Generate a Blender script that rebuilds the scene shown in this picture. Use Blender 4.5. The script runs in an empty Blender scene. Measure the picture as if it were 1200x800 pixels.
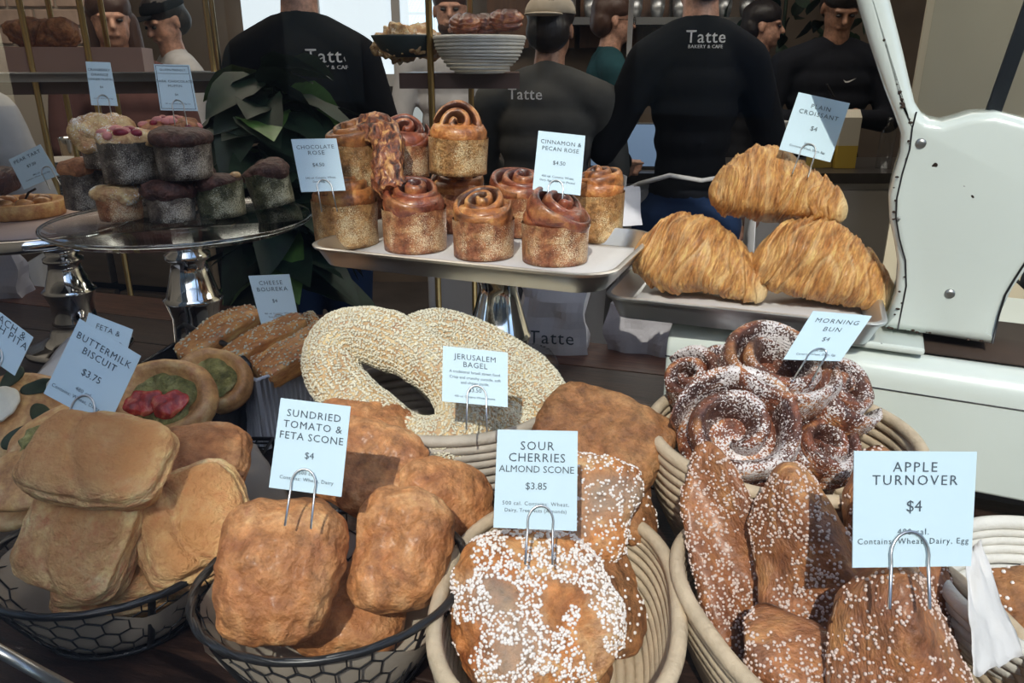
import bpy, bmesh, math, random
from mathutils import Vector, Matrix, noise, Euler
PI = math.pi
C = bpy.context.scene.collection
S = bpy.context.scene

# ------------------------------------------------------------ camera
cam_d = bpy.data.cameras.new('camera'); cam = bpy.data.objects.new('camera', cam_d); C.objects.link(cam)
cam_d.sensor_width = 36; cam_d.lens = 27.0; cam_d.clip_start = 0.02
cam.location = (0, 0, 1.42); cam.rotation_euler = (math.radians(70), 0, 0)
S.camera = cam
# ------------------------------------------------------------ daylight
w = bpy.data.worlds.new('sky'); S.world = w; w.use_nodes = True
wn = w.node_tree.nodes; wl = w.node_tree.links
bg = wn['Background']; sky = wn.new('ShaderNodeTexSky'); sky.sky_type = 'NISHITA'
sky.sun_disc = False; sky.sun_elevation = math.radians(42); sky.sun_rotation = math.radians(189)
wl.new(sky.outputs[0], bg.inputs[0]); bg.inputs[1].default_value = 0.36
sun_d = bpy.data.lights.new('sun', 'SUN'); sun = bpy.data.objects.new('sun', sun_d); C.objects.link(sun)
sun_d.energy = 3.3; sun_d.angle = math.radians(0.55); sun_d.color = (1, .95, .87)
SUN_DIR = Vector((0.13, 0.80, -0.76)).normalized()
sun.rotation_euler = SUN_DIR.to_track_quat('-Z', 'Y').to_euler()
def area(name, loc, sx, sy, power, col, rot=(0, 0, 0)):
    d = bpy.data.lights.new(name, 'AREA'); d.shape = 'RECTANGLE'; d.size = sx; d.size_y = sy; d.energy = power; d.color = col
    o = bpy.data.objects.new(name, d); C.objects.link(o); o.location = loc; o.rotation_euler = rot
area('ceiling_area_light', (-1.2, 2.9, 2.9), 2.2, 1.2, 26, (1, .86, .7))
area('ceiling_area_light', (1.7, 1.7, 2.7), .8, .8, 16, (1, .93, .8))  # unseen lamp added to brighten the cream partition
area('ceiling_area_light', (1.2, 3.2, 2.9), 1.6, 1.2, 22, (1, .9, .78))
S.view_settings.view_transform = 'Standard'; S.view_settings.look = 'None'
S.view_settings.exposure = 0.0; S.view_settings.gamma = 1.0; S.view_settings.use_curve_mapping = False

# ------------------------------------------------------------ materials
MATS = {}
def nt(name):
    m = bpy.data.materials.new(name); m.use_nodes = True
    return m, m.node_tree.nodes, m.node_tree.links, m.node_tree.nodes['Principled BSDF']
def rgb(c): return (c[0], c[1], c[2], 1)
def plain(name, col, rough=.6, metal=0., bump=0., bscale=60, var=0., vscale=12, coat=0., spec=None, stretch=None, col2=None, sheen=0.):
    if name in MATS: return MATS[name]
    m, N, L, b = nt(name)
    b.inputs['Base Color'].default_value = rgb(col); b.inputs['Roughness'].default_value = rough; b.inputs['Metallic'].default_value = metal
    if coat: b.inputs['Coat Weight'].default_value = coat; b.inputs['Coat Roughness'].default_value = .15
    if sheen: b.inputs['Sheen Weight'].default_value = sheen
    if spec is not None: b.inputs['Specular IOR Level'].default_value = spec
    tc = N.new('ShaderNodeTexCoord'); mp = N.new('ShaderNodeMapping'); L.new(tc.outputs['Object'], mp.inputs[0])
    if stretch: mp.inputs['Scale'].default_value = stretch
    if var or col2:
        n = N.new('ShaderNodeTexNoise'); n.inputs['Scale'].default_value = vscale; n.inputs['Detail'].default_value = 6
        L.new(mp.outputs[0], n.inputs['Vector'])
        r = N.new('ShaderNodeValToRGB'); r.color_ramp.elements[0].position = .35; r.color_ramp.elements[1].position = .68
        c2 = col2 or tuple(c * (1 - var) for c in col)
        r.color_ramp.elements[0].color = rgb(c2); r.color_ramp.elements[1].color = rgb(col)
        L.new(n.outputs['Fac'], r.inputs[0]); L.new(r.outputs[0], b.inputs['Base Color'])
    if bump:
        n = N.new('ShaderNodeTexNoise'); n.inputs['Scale'].default_value = bscale; n.inputs['Detail'].default_value = 6
        L.new(mp.outputs[0], n.inputs['Vector'])
        bp = N.new('ShaderNodeBump'); bp.inputs['Strength'].default_value = bump; bp.inputs['Distance'].default_value = .004
        L.new(n.outputs['Fac'], bp.inputs['Height']); L.new(bp.outputs[0], b.inputs['Normal'])
    MATS[name] = m; return m

def bread(name, dark, mid, light, scale=18, fine=260, bump=.5, rough=.6, stretch=(1, 1, 1), tone=0., tcol=(0, 0, 0), dust=0., dustcol=(.9, .88, .85), coat=0., dscale=400, lo=.32, hi=.7, glit=0.):
    """baked crust: three browns by noise, an optional vertex 'tone' towards tcol, optional fine dust"""
    if name in MATS: return MATS[name]
    m, N, L, b = nt(name)
    b.inputs['Roughness'].default_value = rough
    if coat: b.inputs['Coat Weight'].default_value = coat; b.inputs['Coat Roughness'].default_value = .25
    tc = N.new('ShaderNodeTexCoord'); mp = N.new('ShaderNodeMapping'); L.new(tc.outputs['Object'], mp.inputs[0]); mp.inputs['Scale'].default_value = stretch
    n = N.new('ShaderNodeTexNoise'); n.inputs['Scale'].default_value = scale; n.inputs['Detail'].default_value = 9; n.inputs['Roughness'].default_value = .65
    n.inputs['Distortion'].default_value = .6
    L.new(mp.outputs[0], n.inputs['Vector'])
    r = N.new('ShaderNodeValToRGB'); e = r.color_ramp.elements; e[0].position = lo; e[0].color = rgb(dark); e[1].position = hi; e[1].color = rgb(light)
    x = e.new((lo + hi) / 2); x.color = rgb(mid)
    L.new(n.outputs['Fac'], r.inputs[0]); out = r.outputs[0]
    f = N.new('ShaderNodeTexNoise'); f.inputs['Scale'].default_value = fine; f.inputs['Detail'].default_value = 5; L.new(mp.outputs[0], f.inputs['Vector'])
    mx = N.new('ShaderNodeMix'); mx.data_type = 'RGBA'; mx.blend_type = 'OVERLAY'; mx.inputs[0].default_value = .8
    fm = N.new('ShaderNodeMapRange'); fm.inputs['From Min'].default_value = .34; fm.inputs['From Max'].default_value = .66; fm.inputs['To Min'].default_value = .22; fm.inputs['To Max'].default_value = .78
    f2 = N.new('ShaderNodeTexNoise'); f2.inputs['Scale'].default_value = fine * .28; f2.inputs['Detail'].default_value = 7; f2.inputs['Roughness'].default_value = .7; L.new(mp.outputs[0], f2.inputs['Vector']); L.new(f2.outputs['Fac'], fm.inputs['Value'])
    L.new(out, mx.inputs[6]); L.new(fm.outputs[0], mx.inputs[7]); out = mx.outputs[2]
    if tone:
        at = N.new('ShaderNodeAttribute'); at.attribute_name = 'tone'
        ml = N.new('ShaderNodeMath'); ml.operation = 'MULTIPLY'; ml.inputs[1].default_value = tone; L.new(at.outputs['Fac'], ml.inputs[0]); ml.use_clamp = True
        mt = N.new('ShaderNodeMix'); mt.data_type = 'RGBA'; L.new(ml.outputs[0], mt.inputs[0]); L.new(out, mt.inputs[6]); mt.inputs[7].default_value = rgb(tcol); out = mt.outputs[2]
    if dust:
        d1 = N.new('ShaderNodeTexNoise'); d1.inputs['Scale'].default_value = dscale; d1.inputs['Detail'].default_value = 3; L.new(tc.outputs['Object'], d1.inputs['Vector'])
        d2 = N.new('ShaderNodeTexNoise'); d2.inputs['Scale'].default_value = 25; L.new(tc.outputs['Object'], d2.inputs['Vector'])
        ad = N.new('ShaderNodeMath'); ad.operation = 'MULTIPLY_ADD'; ad.inputs[1].default_value = .9; L.new(d2.outputs['Fac'], ad.inputs[0]); L.new(d1.outputs['Fac'], ad.inputs[2])
        rp = N.new('ShaderNodeMapRange'); rp.inputs['From Min'].default_value = 1.12 - dust * .12; rp.inputs['From Max'].default_value = 1.17 - dust * .12; L.new(ad.outputs[0], rp.inputs['Value'])
        md = N.new('ShaderNodeMix'); md.data_type = 'RGBA'; L.new(rp.outputs[0], md.inputs[0]); L.new(out, md.inputs[6]); md.inputs[7].default_value = rgb(dustcol); out = md.outputs[2]
    L.new(out, b.inputs['Base Color'])
    if glit:
        v = N.new('ShaderNodeTexVoronoi'); v.inputs['Scale'].default_value = 700; L.new(tc.outputs['Object'], v.inputs['Vector'])
        rr = N.new('ShaderNodeMapRange'); rr.inputs['From Min'].default_value = .62; rr.inputs['From Max'].default_value = .68; rr.inputs['To Max'].default_value = glit
        sp = N.new('ShaderNodeSeparateColor'); L.new(v.outputs['Color'], sp.inputs[0]); L.new(sp.outputs[0], rr.inputs['Value']); L.new(rr.outputs[0], b.inputs['Metallic'])
        b.inputs['Roughness'].default_value = .38
    ad2 = N.new('ShaderNodeMath'); ad2.operation = 'MULTIPLY_ADD'; ad2.inputs[1].default_value = .5; L.new(f.outputs['Fac'], ad2.inputs[0]); L.new(n.outputs['Fac'], ad2.inputs[2])
    bp = N.new('ShaderNodeBump'); bp.inputs['Strength'].default_value = bump; bp.inputs['Distance'].default_value = .006
    L.new(ad2.outputs[0], bp.inputs['Height']); L.new(bp.outputs[0], b.inputs['Normal'])
    MATS[name] = m; return m

def glass_mat(name, rough=0., tint=(.96, .98, .98), thin=True, refl=1.0):
    if name in MATS: return MATS[name]
    m, N, L, b = nt(name); N.remove(b); out = N['Material Output']
    if thin:
        t = N.new('ShaderNodeBsdfTransparent'); t.inputs[0].default_value = rgb(tint)
        g = N.new('ShaderNodeBsdfGlossy'); g.inputs['Roughness'].default_value = rough
        fr = N.new('ShaderNodeFresnel'); ge = N.new('ShaderNodeNewGeometry'); ir = N.new('ShaderNodeMapRange'); ir.inputs['To Min'].default_value = 1.5; ir.inputs['To Max'].default_value = 1 / 1.5; L.new(ge.outputs['Backfacing'], ir.inputs['Value']); L.new(ir.outputs[0], fr.inputs[0])
        ml = N.new('ShaderNodeMath'); ml.operation = 'MULTIPLY'; ml.inputs[1].default_value = refl; L.new(fr.outputs[0], ml.inputs[0])
        mx = N.new('ShaderNodeMixShader'); L.new(ml.outputs[0], mx.inputs[0]); L.new(t.outputs[0], mx.inputs[1]); L.new(g.outputs[0], mx.inputs[2]); L.new(mx.outputs[0], out.inputs[0])
    else:
        g = N.new('ShaderNodeBsdfGlass'); g.inputs['Color'].default_value = rgb(tint); g.inputs['Roughness'].default_value = rough; L.new(g.outputs[0], out.inputs[0])
    MATS[name] = m; return m
def emit(name, col, s):
    m, N, L, b = nt(name); b.inputs['Base Color'].default_value = rgb(col); b.inputs['Emission Color'].default_value = rgb(col); b.inputs['Emission Strength'].default_value = s; return m

# ------------------------------------------------------------ mesh helpers
def link(name, me, mat=None, parent=None, kind=None):
    o = bpy.data.objects.new(name, me); C.objects.link(o)
    if mat: me.materials.append(mat)
    if parent: o.parent = parent
    if kind: o['kind'] = kind
    return o
def mesh(name, verts, faces, mat=None, parent=None, smooth=True, tone=None, kind=None):
    me = bpy.data.meshes.new(name); me.from_pydata([tuple(v) for v in verts], [], faces); me.update()
    if smooth: me.polygons.foreach_set('use_smooth', [True] * len(me.polygons))
    if tone is not None:
        a = me.attributes.new('tone', 'FLOAT', 'POINT'); a.data.foreach_set('value', tone)
    return link(name, me, mat, parent, kind)
def empty(name, loc=(0, 0, 0), rz=0):
    o = bpy.data.objects.new(name, None); C.objects.link(o); o.location = loc; o.rotation_euler = (0, 0, rz); o.empty_display_size = .05; return o
def tag(o, label, cat, group=None):
    o['label'] = label; o['category'] = cat
    if group: o['group'] = group
    return o
def struct(o): o['kind'] = 'structure'; return o
def pose(o, loc, x=(1, 0, 0), z=(0, 0, 1), s=1):
    z = Vector(z).normalized(); x = Vector(x); x = (x - z * x.dot(z)).normalized(); y = z.cross(x)
    M = Matrix((x, y, z)).transposed().to_4x4(); M.translation = Vector(loc)
    o.matrix_world = M @ Matrix.Scale(s, 4); return o
def ncopy(o, loc=None, rz=None, parent=None):
    c = o.copy(); C.objects.link(c)
    if parent: c.parent = parent
    for ch in o.children: ncopy(ch, parent=c)
    if loc is not None: c.location = loc
    if rz is not None: c.rotation_euler = (0, 0, rz)
    return c
class MB:
    def __init__(s): s.v = []; s.f = []; s.t = []
    def add(s, V, Fc, t=0.):
        k = len(s.v); s.v += [tuple(v) for v in V]; s.f += [tuple(i + k for i in f) for f in Fc]; s.t += (list(t) if hasattr(t, '__len__') else [t] * len(V)); return s
    def box(s, a, b, M=None):
        V = [Vector((x, y, z)) for x in (a[0], b[0]) for y in (a[1], b[1]) for z in (a[2], b[2])]
        if M: V = [M @ v for v in V]
        return s.add(V, [(0, 1, 3, 2), (4, 6, 7, 5), (0, 4, 5, 1), (2, 3, 7, 6), (0, 2, 6, 4), (1, 5, 7, 3)])
    def tube(s, pts, r, n=8, closed=False, flat=1., up=None, cap=True):
        pts = [Vector(p) for p in pts]; m = len(pts); rr = r if callable(r) else (lambda i: r); V = []; F = []
        U = None
        for i, p in enumerate(pts):
            if closed: t = pts[(i + 1) % m] - pts[i - 1]
            else: t = pts[min(i + 1, m - 1)] - pts[max(i - 1, 0)]
            t = t.normalized() if t.length > 1e-9 else Vector((0, 0, 1))
            if up is not None: U = Vector(up) - t * Vector(up).dot(t)
            elif U is None: U = t.orthogonal()
            else: U = U - t * U.dot(t)
            if U.length < 1e-6: U = t.orthogonal()
            U.normalize(); W = t.cross(U); q = rr(i)
            for k in range(n):
                a = 2 * PI * k / n; V.append(p + U * (math.cos(a) * q) + W * (math.sin(a) * q * flat))
        for i in range(m if closed else m - 1):
            j = (i + 1) % m
            for k in range(n): F.append((i * n + k, j * n + k, j * n + (k + 1) % n, i * n + (k + 1) % n)[::-1])
        if not closed and cap: F.append(tuple(range(n))); F.append(tuple((m - 1) * n + k for k in range(n))[::-1])
        return s.add(V, F)
    def lathe(s, prof, n=48, sx=1., sy=1., c=(0, 0, 0), ex=2.):
        V = []; F = []; m = len(prof)
        for (r, z) in prof:
            for k in range(n):
                a = 2 * PI * k / n; cx, cy = sup(a, ex); V.append((c[0] + cx * r * sx, c[1] + cy * r * sy, c[2] + z))
        for i in range(m - 1):
            for k in range(n): F.append((i * n + k, i * n + (k + 1) % n, (i + 1) * n + (k + 1) % n, (i + 1) * n + k))
        F.append(tuple(range(n))[::-1]); F.append(tuple((m - 1) * n + k for k in range(n)))
        return s.add(V, F)
    def ball(s, c, r, n=10, m=7):
        V = []; F = []; r = r if hasattr(r, '__len__') else (r, r, r)
        for i in range(m + 1):
            t = PI * i / m
            for k in range(n): a = 2 * PI * k / n; V.append((c[0] + r[0] * math.sin(t) * math.cos(a), c[1] + r[1] * math.sin(t) * math.sin(a), c[2] - r[2] * math.cos(t)))
        for i in range(m):
            for k in range(n): F.append((i * n + k, i * n + (k + 1) % n, (i + 1) * n + (k + 1) % n, (i + 1) * n + k))
        return s.add(V, F)
    def cone(s, a, b, ra, rb, n=12):      # tapered limb with round ends
        a = Vector(a); b = Vector(b); d = b - a; L = d.length; pts = []; rs = []
        u = d.normalized() if L > 1e-6 else Vector((0, 0, 1))
        for q in (-1, -.85, -.5): pts.append(a + u * ra * q); rs.append(max(ra * math.sqrt(1 - q * q), 1e-4))
        pts.append(a); rs.append(ra); pts.append(b); rs.append(rb)
        for q in (.5, .85, 1): pts.append(b + u * rb * q); rs.append(max(rb * math.sqrt(1 - q * q), 1e-4))
        return s.tube(pts, lambda i: rs[i], n)
    def build(s, name, mat=None, parent=None, smooth=True, kind=None):
        return mesh(name, s.v, s.f, mat, parent, smooth, s.t, kind)
def sup(a, n=2.):
    c, q = math.cos(a), math.sin(a)
    if n == 2.: return c, q
    k = (abs(c) ** n + abs(q) ** n) ** (-1 / n); return c * k, q * k
def bevel(o, w, seg=2):
    m = o.modifiers.new('bevel', 'BEVEL'); m.width = w; m.segments = seg; m.limit_method = 'ANGLE'; return o
def autosmooth(o, deg=40):
    me = o.data; me.polygons.foreach_set('use_smooth', [True] * len(me.polygons)); me.set_sharp_from_angle(angle=math.radians(deg)); return o
_ico = {}
def ico(n):
    if n not in _ico:
        b = bmesh.new(); bmesh.ops.create_icosphere(b, subdivisions=n, radius=1); b.verts.ensure_lookup_table()
        _ico[n] = ([v.co.copy() for v in b.verts], [tuple(v.index for v in f.verts) for f in b.faces]); b.free()
    return _ico[n]
def fn(p, s, o): return noise.noise(Vector((p[0] * s + o, p[1] * s - o * .7, p[2] * s + o * 1.3)))
def blob(name, dims, mat, parent=None, e=2.5, amp=.06, freq=14, amp2=.015, freq2=60, seed=0, n=5, fnc=None, tonef=None, poly=None, kind=None, rug=0.):
    """rounded lump; e>2 gets boxier. poly = polar outline function for the plan"""
    V0, F0 = ico(n); V = []; T = []
    for p in V0:
        if poly:
            rho = math.hypot(p.x, p.y); th = math.atan2(p.y, p.x); R = poly(th); rr = rho ** .75
            q = Vector((math.cos(th) * R * rr, math.sin(th) * R * rr, math.copysign(abs(p.z) ** .8, p.z) * dims[2]))
        else:
            k = (abs(p.x) ** e + abs(p.y) ** e + abs(p.z) ** e) ** (-1 / e); q = Vector((p.x * k * dims[0], p.y * k * dims[1], p.z * k * dims[2]))
        m = min(dims)
        d = fn(q, freq, seed) * amp + fn(q, freq2, seed + 5) * amp2
        q = q + p * d * m * 2
        if rug: q = q - p * (max(0, .22 - abs(fn(q, 34, seed + 2))) * 4 * rug + abs(fn(q, 95, seed + 3)) * rug * .8) * m
        if fnc: q = fnc(q, p)
        V.append(q); T.append(tonef(q, p) if tonef else max(0, min(1, .5 + fn(q, 20, seed + 9))))
    return mesh(name, V, F0, mat, parent, True, T, kind)
def polygon_radius(pts, sm=.25):
    """polar radius function of a convex polygon, softened"""
    def ray(th):
        d = Vector((math.cos(th), math.sin(th))); best = 1e9
        for i in range(len(pts)):
            a = Vector(pts[i]); b = Vector(pts[(i + 1) % len(pts)]); e = b - a; den = d.x * e.y - d.y * e.x
            if abs(den) < 1e-9: continue
            t = (a.x * e.y - a.y * e.x) / den; u = (a.x * d.y - a.y * d.x) / den
            if t > 0 and -.001 <= u <= 1.001: best = min(best, t)
        return best
    tab = [ray(2 * PI * i / 360) for i in range(360)]; k = int(sm * 57 / 2)
    tab = [sum(tab[(i + j) % 360] for j in range(-k, k + 1)) / (2 * k + 1) for i in range(360)]
    def f(th):
        x = (th % (2 * PI)) / (2 * PI) * 360; i = int(x) % 360; q = x - int(x); return tab[i] * (1 - q) + tab[(i + 1) % 360] * q
    return f
def scatter(name, src, count, size, mat, parent, flt=None, seed=1, el=1., sub=1, label=None):
    """little solid grains lying on the surface of src (object-space), one joined part"""
    me = src.data; rnd = random.Random(seed); ps = [p for p in me.polygons if (flt is None or flt(p.center, p.normal))]
    if not ps: return None
    tot = [0]
    for p in ps: tot.append(tot[-1] + p.area)
    import bisect
    V0, F0 = ico(1); V = []; F = []
    oc = [(1, 0, 0), (-1, 0, 0), (0, 1, 0), (0, -1, 0), (0, 0, 1), (0, 0, -1)]; of = [(0, 2, 4), (2, 1, 4), (1, 3, 4), (3, 0, 4), (2, 0, 5), (1, 2, 5), (3, 1, 5), (0, 3, 5)]
    VV, FF = (V0, F0) if sub else ([Vector(c) for c in oc], of)
    for _ in range(count):
        p = ps[min(bisect.bisect(tot, rnd.random() * tot[-1]) - 1, len(ps) - 1)]
        vs = [me.vertices[i].co for i in p.vertices]; a, b = rnd.random(), rnd.random()
        if a + b > 1: a, b = 1 - a, 1 - b
        c = vs[0] + (vs[1] - vs[0]) * a + (vs[2] - vs[0]) * b; nn = p.normal; s = size * rnd.uniform(.65, 1.25)
        t = nn.orthogonal().normalized(); t.rotate(Matrix.Rotation(rnd.random() * 6.28, 3, nn)); u = nn.cross(t); k = len(V)
        for q in VV: V.append(c + nn * (s * .35) + t * (q[0] * s * el) + u * (q[1] * s) + nn * (q[2] * s * .7))
        F += [tuple(i + k for i in f) for f in FF]
    return mesh(name, V, F, mat, parent, True, None, 'stuff')

M_CARD = plain('card_stock', (.56, .72, .80), .55)
M_INK = plain('printed_ink', (.06, .085, .11), .7)
M_CLIP = plain('clip_wire', (.55, .55, .55), .3, 1.)
def text_mesh(txt, size, space=1.0):
    cu = bpy.data.curves.new('lettering', 'FONT'); cu.body = txt; cu.size = size; cu.align_x = 'CENTER'; cu.resolution_u = 2; cu.space_character = space
    o = bpy.data.objects.new('lettering', cu); C.objects.link(o)
    dg = bpy.context.evaluated_depsgraph_get(); me = bpy.data.meshes.new_from_object(o.evaluated_get(dg))
    V = [v.co.copy() for v in me.vertices]; F = [tuple(p.vertices) for p in me.polygons]
    bpy.data.objects.remove(o); bpy.data.curves.remove(cu); bpy.data.meshes.remove(me); return V, F
def quadmap(q, u, v):     # u 0..1 right, v 0..1 down
    TL, TR, BR, BL = q; return TL * (1 - u) * (1 - v) + TR * u * (1 - v) + BR * u * v + BL * (1 - u) * v
def card(label, corners, lines, clip=(.5, .98), border=False, cs=1., clen=.03, parent=None):
    q = [Vector(c) for c in corners]; TL, TR, BR, BL = q; w = (TR - TL).length; h = (BL - TL).length
    n = (TR - TL).cross(BL - TL).normalized()
    if n.y > 0: n = -n
    root = mesh('price_card', [c for c in q] + [c - n * .0009 for c in q], [(0, 3, 2, 1), (4, 5, 6, 7), (0, 1, 5, 4), (1, 2, 6, 5), (2, 3, 7, 6), (3, 0, 4, 7)], M_CARD, None, False)
    mb = MB()
    for (t, v, s, sp) in lines:
        V, F = text_mesh(t, s, sp)
        mb.add([quadmap(q, .5 + p.x, v + .35 * s - p.y * w / h) + n * .0005 for p in V], F)
    if border:
        for (a, b, c, d) in ((.04, .03, .96, .04), (.04, .96, .96, .97), (.04, .03, .055, .97), (.945, .03, .96, .97), (.04, .2, .96, .207)):
            mb.add([quadmap(q, a, b) + n * .0005, quadmap(q, c, b) + n * .0005, quadmap(q, c, d) + n * .0005, quadmap(q, a, d) + n * .0005], [(0, 3, 2, 1)])
    mb.build('lettering', M_INK, root, False)
    X = (TR - TL).normalized(); Dn = (BL - TL).normalized(); c = quadmap(q, *clip) + n * .0016; r = .0095 * cs
    pts = [c - X * r * 1.05 + Dn * clen]
    for i in range(13):
        a = PI * 1.08 - i / 12 * PI * 1.16; pts.append(c + X * math.cos(a) * r - Dn * (math.sin(a) * r * 1.25 + .002))
    pts.append(c + X * r * 1.05 + Dn * clen)
    MB().tube(pts, .0009 * cs, 8).build('wire_clip', M_CLIP, root)
    return tag(root, label, 'price card')

# ============================================================ SETTING
def slab(name, a, b, mat, parent=None, rz=0, loc=(0, 0, 0), bev=0.):
    o = MB().box(a, b).build(name, mat, parent, False); o.location = loc; o.rotation_euler = (0, 0, rz)
    if bev: bevel(o, bev)
    return o
M_PLASTER = plain('cafe_plaster', (.36, .31, .25), .8, var=.25, vscale=3, bump=.1)
M_FLOOR = plain('cafe_floor', (.13, .11, .10), .45, var=.4, vscale=5)
M_CREAM = plain('cream_wall', (.56, .50, .36), .8, var=.08, vscale=4)
struct(slab('floor', (-4, -.1, -.1), (4, 5.2, 0), M_FLOOR))
struct(slab('ceiling', (-4, 0.55, 3.0), (4, 5.2, 3.1), plain('ceiling_paint', (.6, .57, .52), .9)))
struct(slab('wall_back', (-4, 5.1, 0), (4, 5.2, 3.0), plain('back_wall_paint', (.20, .15, .11), .8, var=.4, vscale=2)))
struct(slab('wall_left', (-4.1, -.1, 0), (-4, 5.2, 3.0), M_PLASTER))
struct(slab('wall_right', (4, -.1, 0), (4.1, 5.2, 3.0), M_PLASTER))
struct(slab('ground', (-30, -30, -.12), (30, -.1, -.02), plain('asphalt', (.035, .035, .037), .85, var=.3, vscale=4)))
M_FAC = plain('added_facade_wall', (.07, .06, .055), .8, var=.3, vscale=1.5)
fb = empty('sun_blocking_building', (0, -6, 0)); tag(fb, 'unseen building across the street, added to shade the left display', 'building')
slab('added_facade', (-14, -.6, -.02), (-1.46, 0, 12), M_FAC, fb); slab('added_facade', (-1.46, -4, -.02), (14, -.6, 4.6), M_FAC, fb)  # added masses: tall left one blocks the sun, both darken the glass reflection
for i in range(9):
    for j in range(2):
        if i * 2.2 - 9.5 < -2.6 or j == 0: slab('window', (i * 2.2 - 9.5, -.62 if i * 2.2 - 9.5 > -2.6 else -.02, 1 + j * 3), (i * 2.2 - 8.3, .02 if i * 2.2 - 9.5 < -2.6 else -.58, 3 + j * 3), plain('dark_pane', (.05, .07, .09), .1), fb)
# cream partition behind the old scale
struct(slab('wall_partition', (0, 0, 0), (1.9, .07, 2.6), M_CREAM, rz=math.radians(-24), loc=(1.24, 2.5, 0)))
# shop window, running obliquely across the view
WA = math.radians(-17); WX = Vector((math.cos(WA), math.sin(WA), 0)); WN = Vector((-WX.y, WX.x, 0)); WO = Vector((0, .20, 0))
def wslab(name, u0, u1, n0, n1, z0, z1, mat, parent=None, bev=0.):
    o = slab(name, (u0, n0, z0), (u1, n1, z1), mat, parent, WA, WO, bev); return o
M_ALU = plain('window_aluminium', (.42, .43, .43), .35, 1.)
M_STONE = plain('shopfront_stone', (.42, .40, .37), .8, var=.2, vscale=6, bump=.2)
wall = struct(wslab('wall_front', -.9, 2.0, -.10, .02, 0, .80, M_STONE))
wslab('pier', -3.2, -.95, -.42, .02, 0, 3.2, M_STONE, wall); wslab('pier', 2.0, 3.4, -.22, .02, 0, 3.2, M_STONE, wall); wslab('lintel', -3.2, 3.4, -.1, .02, 2.75, 3.2, M_STONE, wall)
win = struct(wslab('window_1', -.95, 2.0, -.004, .0, .90, 2.75, glass_mat('window_glass', 0, (.99, 1, .995), True, 1.0)))
win.visible_shadow = True
wslab('window_frame', -.95, 2.0, -.03, .03, .80, .90, M_ALU, win); wslab('window_frame', -.95, 2.0, -.03, .03, 2.75, 2.8, M_ALU, win)
# ---- front counter of dark planks
ctr = Vector((0, 0, 0))
cn = empty('display_counter', (0, .20, 0), WA); tag(cn, 'dark stained plank counter running behind the shop window', 'counter')
M_WOOD = bread('dark_stained_wood', (.010, .006, .005), (.028, .014, .010), (.060, .030, .020), 9, 120, .25, .38, (1.2, 9, 9))
M_WOOD2 = bread('reddish_stained_wood', (.05, .02, .013), (.10, .045, .03), (.16, .075, .05), 9, 120, .2, .35, (1.2, 9, 9))
nb = 9; y0 = .035; y1 = 1.165
for i in range(nb):
    a = y0 + (y1 - y0) * i / nb; b = y0 + (y1 - y0) * (i + 1) / nb - .003
    bevel(slab('plank', (-2.2, a, .88), (2.2, b, .92), M_WOOD if i < nb - 1 else M_WOOD2, cn), .0015)
slab('cabinet_body', (-2.2, .06, 0), (2.2, 1.12, .88), M_WOOD, cn)
# ---- rear bar : cabinets under a worktop
def bar(name, label, loc, rz, W, H, n, mc, mt, knob=None, D=.6):
    r = empty(name, loc, rz); tag(r, label, 'cabinet')
    slab('cabinet_body', (0, .02, 0), (W, D, H - .04), mc, r); slab('worktop', (-.02, -.02, H - .04), (W + .02, D + .02, H), mt, r)
    dw = W / n
    for i in range(n):
        d = slab('door', (i * dw + .006, 0, .08), ((i + 1) * dw - .006, .022, H - .07), mc, r, bev=.003)
        if knob:
            kx = (i + 1) * dw - .05 if i % 2 == 0 else i * dw + .05
            MB().ball((kx, -.02, H - .17), (.018, .018, .018)).build('knob', knob, d)
    return r
M_WCAB = plain('white_cabinet_paint', (.55, .54, .53), .5); M_BLK = plain('black_metal', (.015, .015, .016), .35)
M_DTOP = plain('dark_worktop', (.05, .045, .042), .3, var=.3)
bar('back_bar_cabinet', 'white back bar cabinets with round black knobs under dark worktop', (-.35, 3.07, 0), 0, 3.2, 1.01, 8, M_WCAB, M_DTOP, M_BLK, .5)
M_TAUPE = plain('taupe_wood', (.235, .175, .115), .5, var=.2, vscale=9, stretch=(1, 1, 5))
lc = empty('drawer_cabinet', (-2.35, 2.62, 0), math.radians(-14)); tag(lc, 'low taupe wooden cabinet of drawers behind the cake stands', 'cabinet')
slab('cabinet_body', (0, .03, 0), (1.5, .5, .98), M_BLK, lc); slab('worktop', (-.02, -.01, .98), (1.52, .52, 1.0), M_TAUPE, lc)
for i in range(4):
    slab('drawer', (i * .375 + .012, 0, .76), ((i + 1) * .375 - .012, .03, .955), M_TAUPE, lc, bev=.004)
    slab('door', (i * .375 + .012, 0, .10), ((i + 1) * .375 - .012, .03, .735), M_TAUPE, lc, bev=.004)

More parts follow.
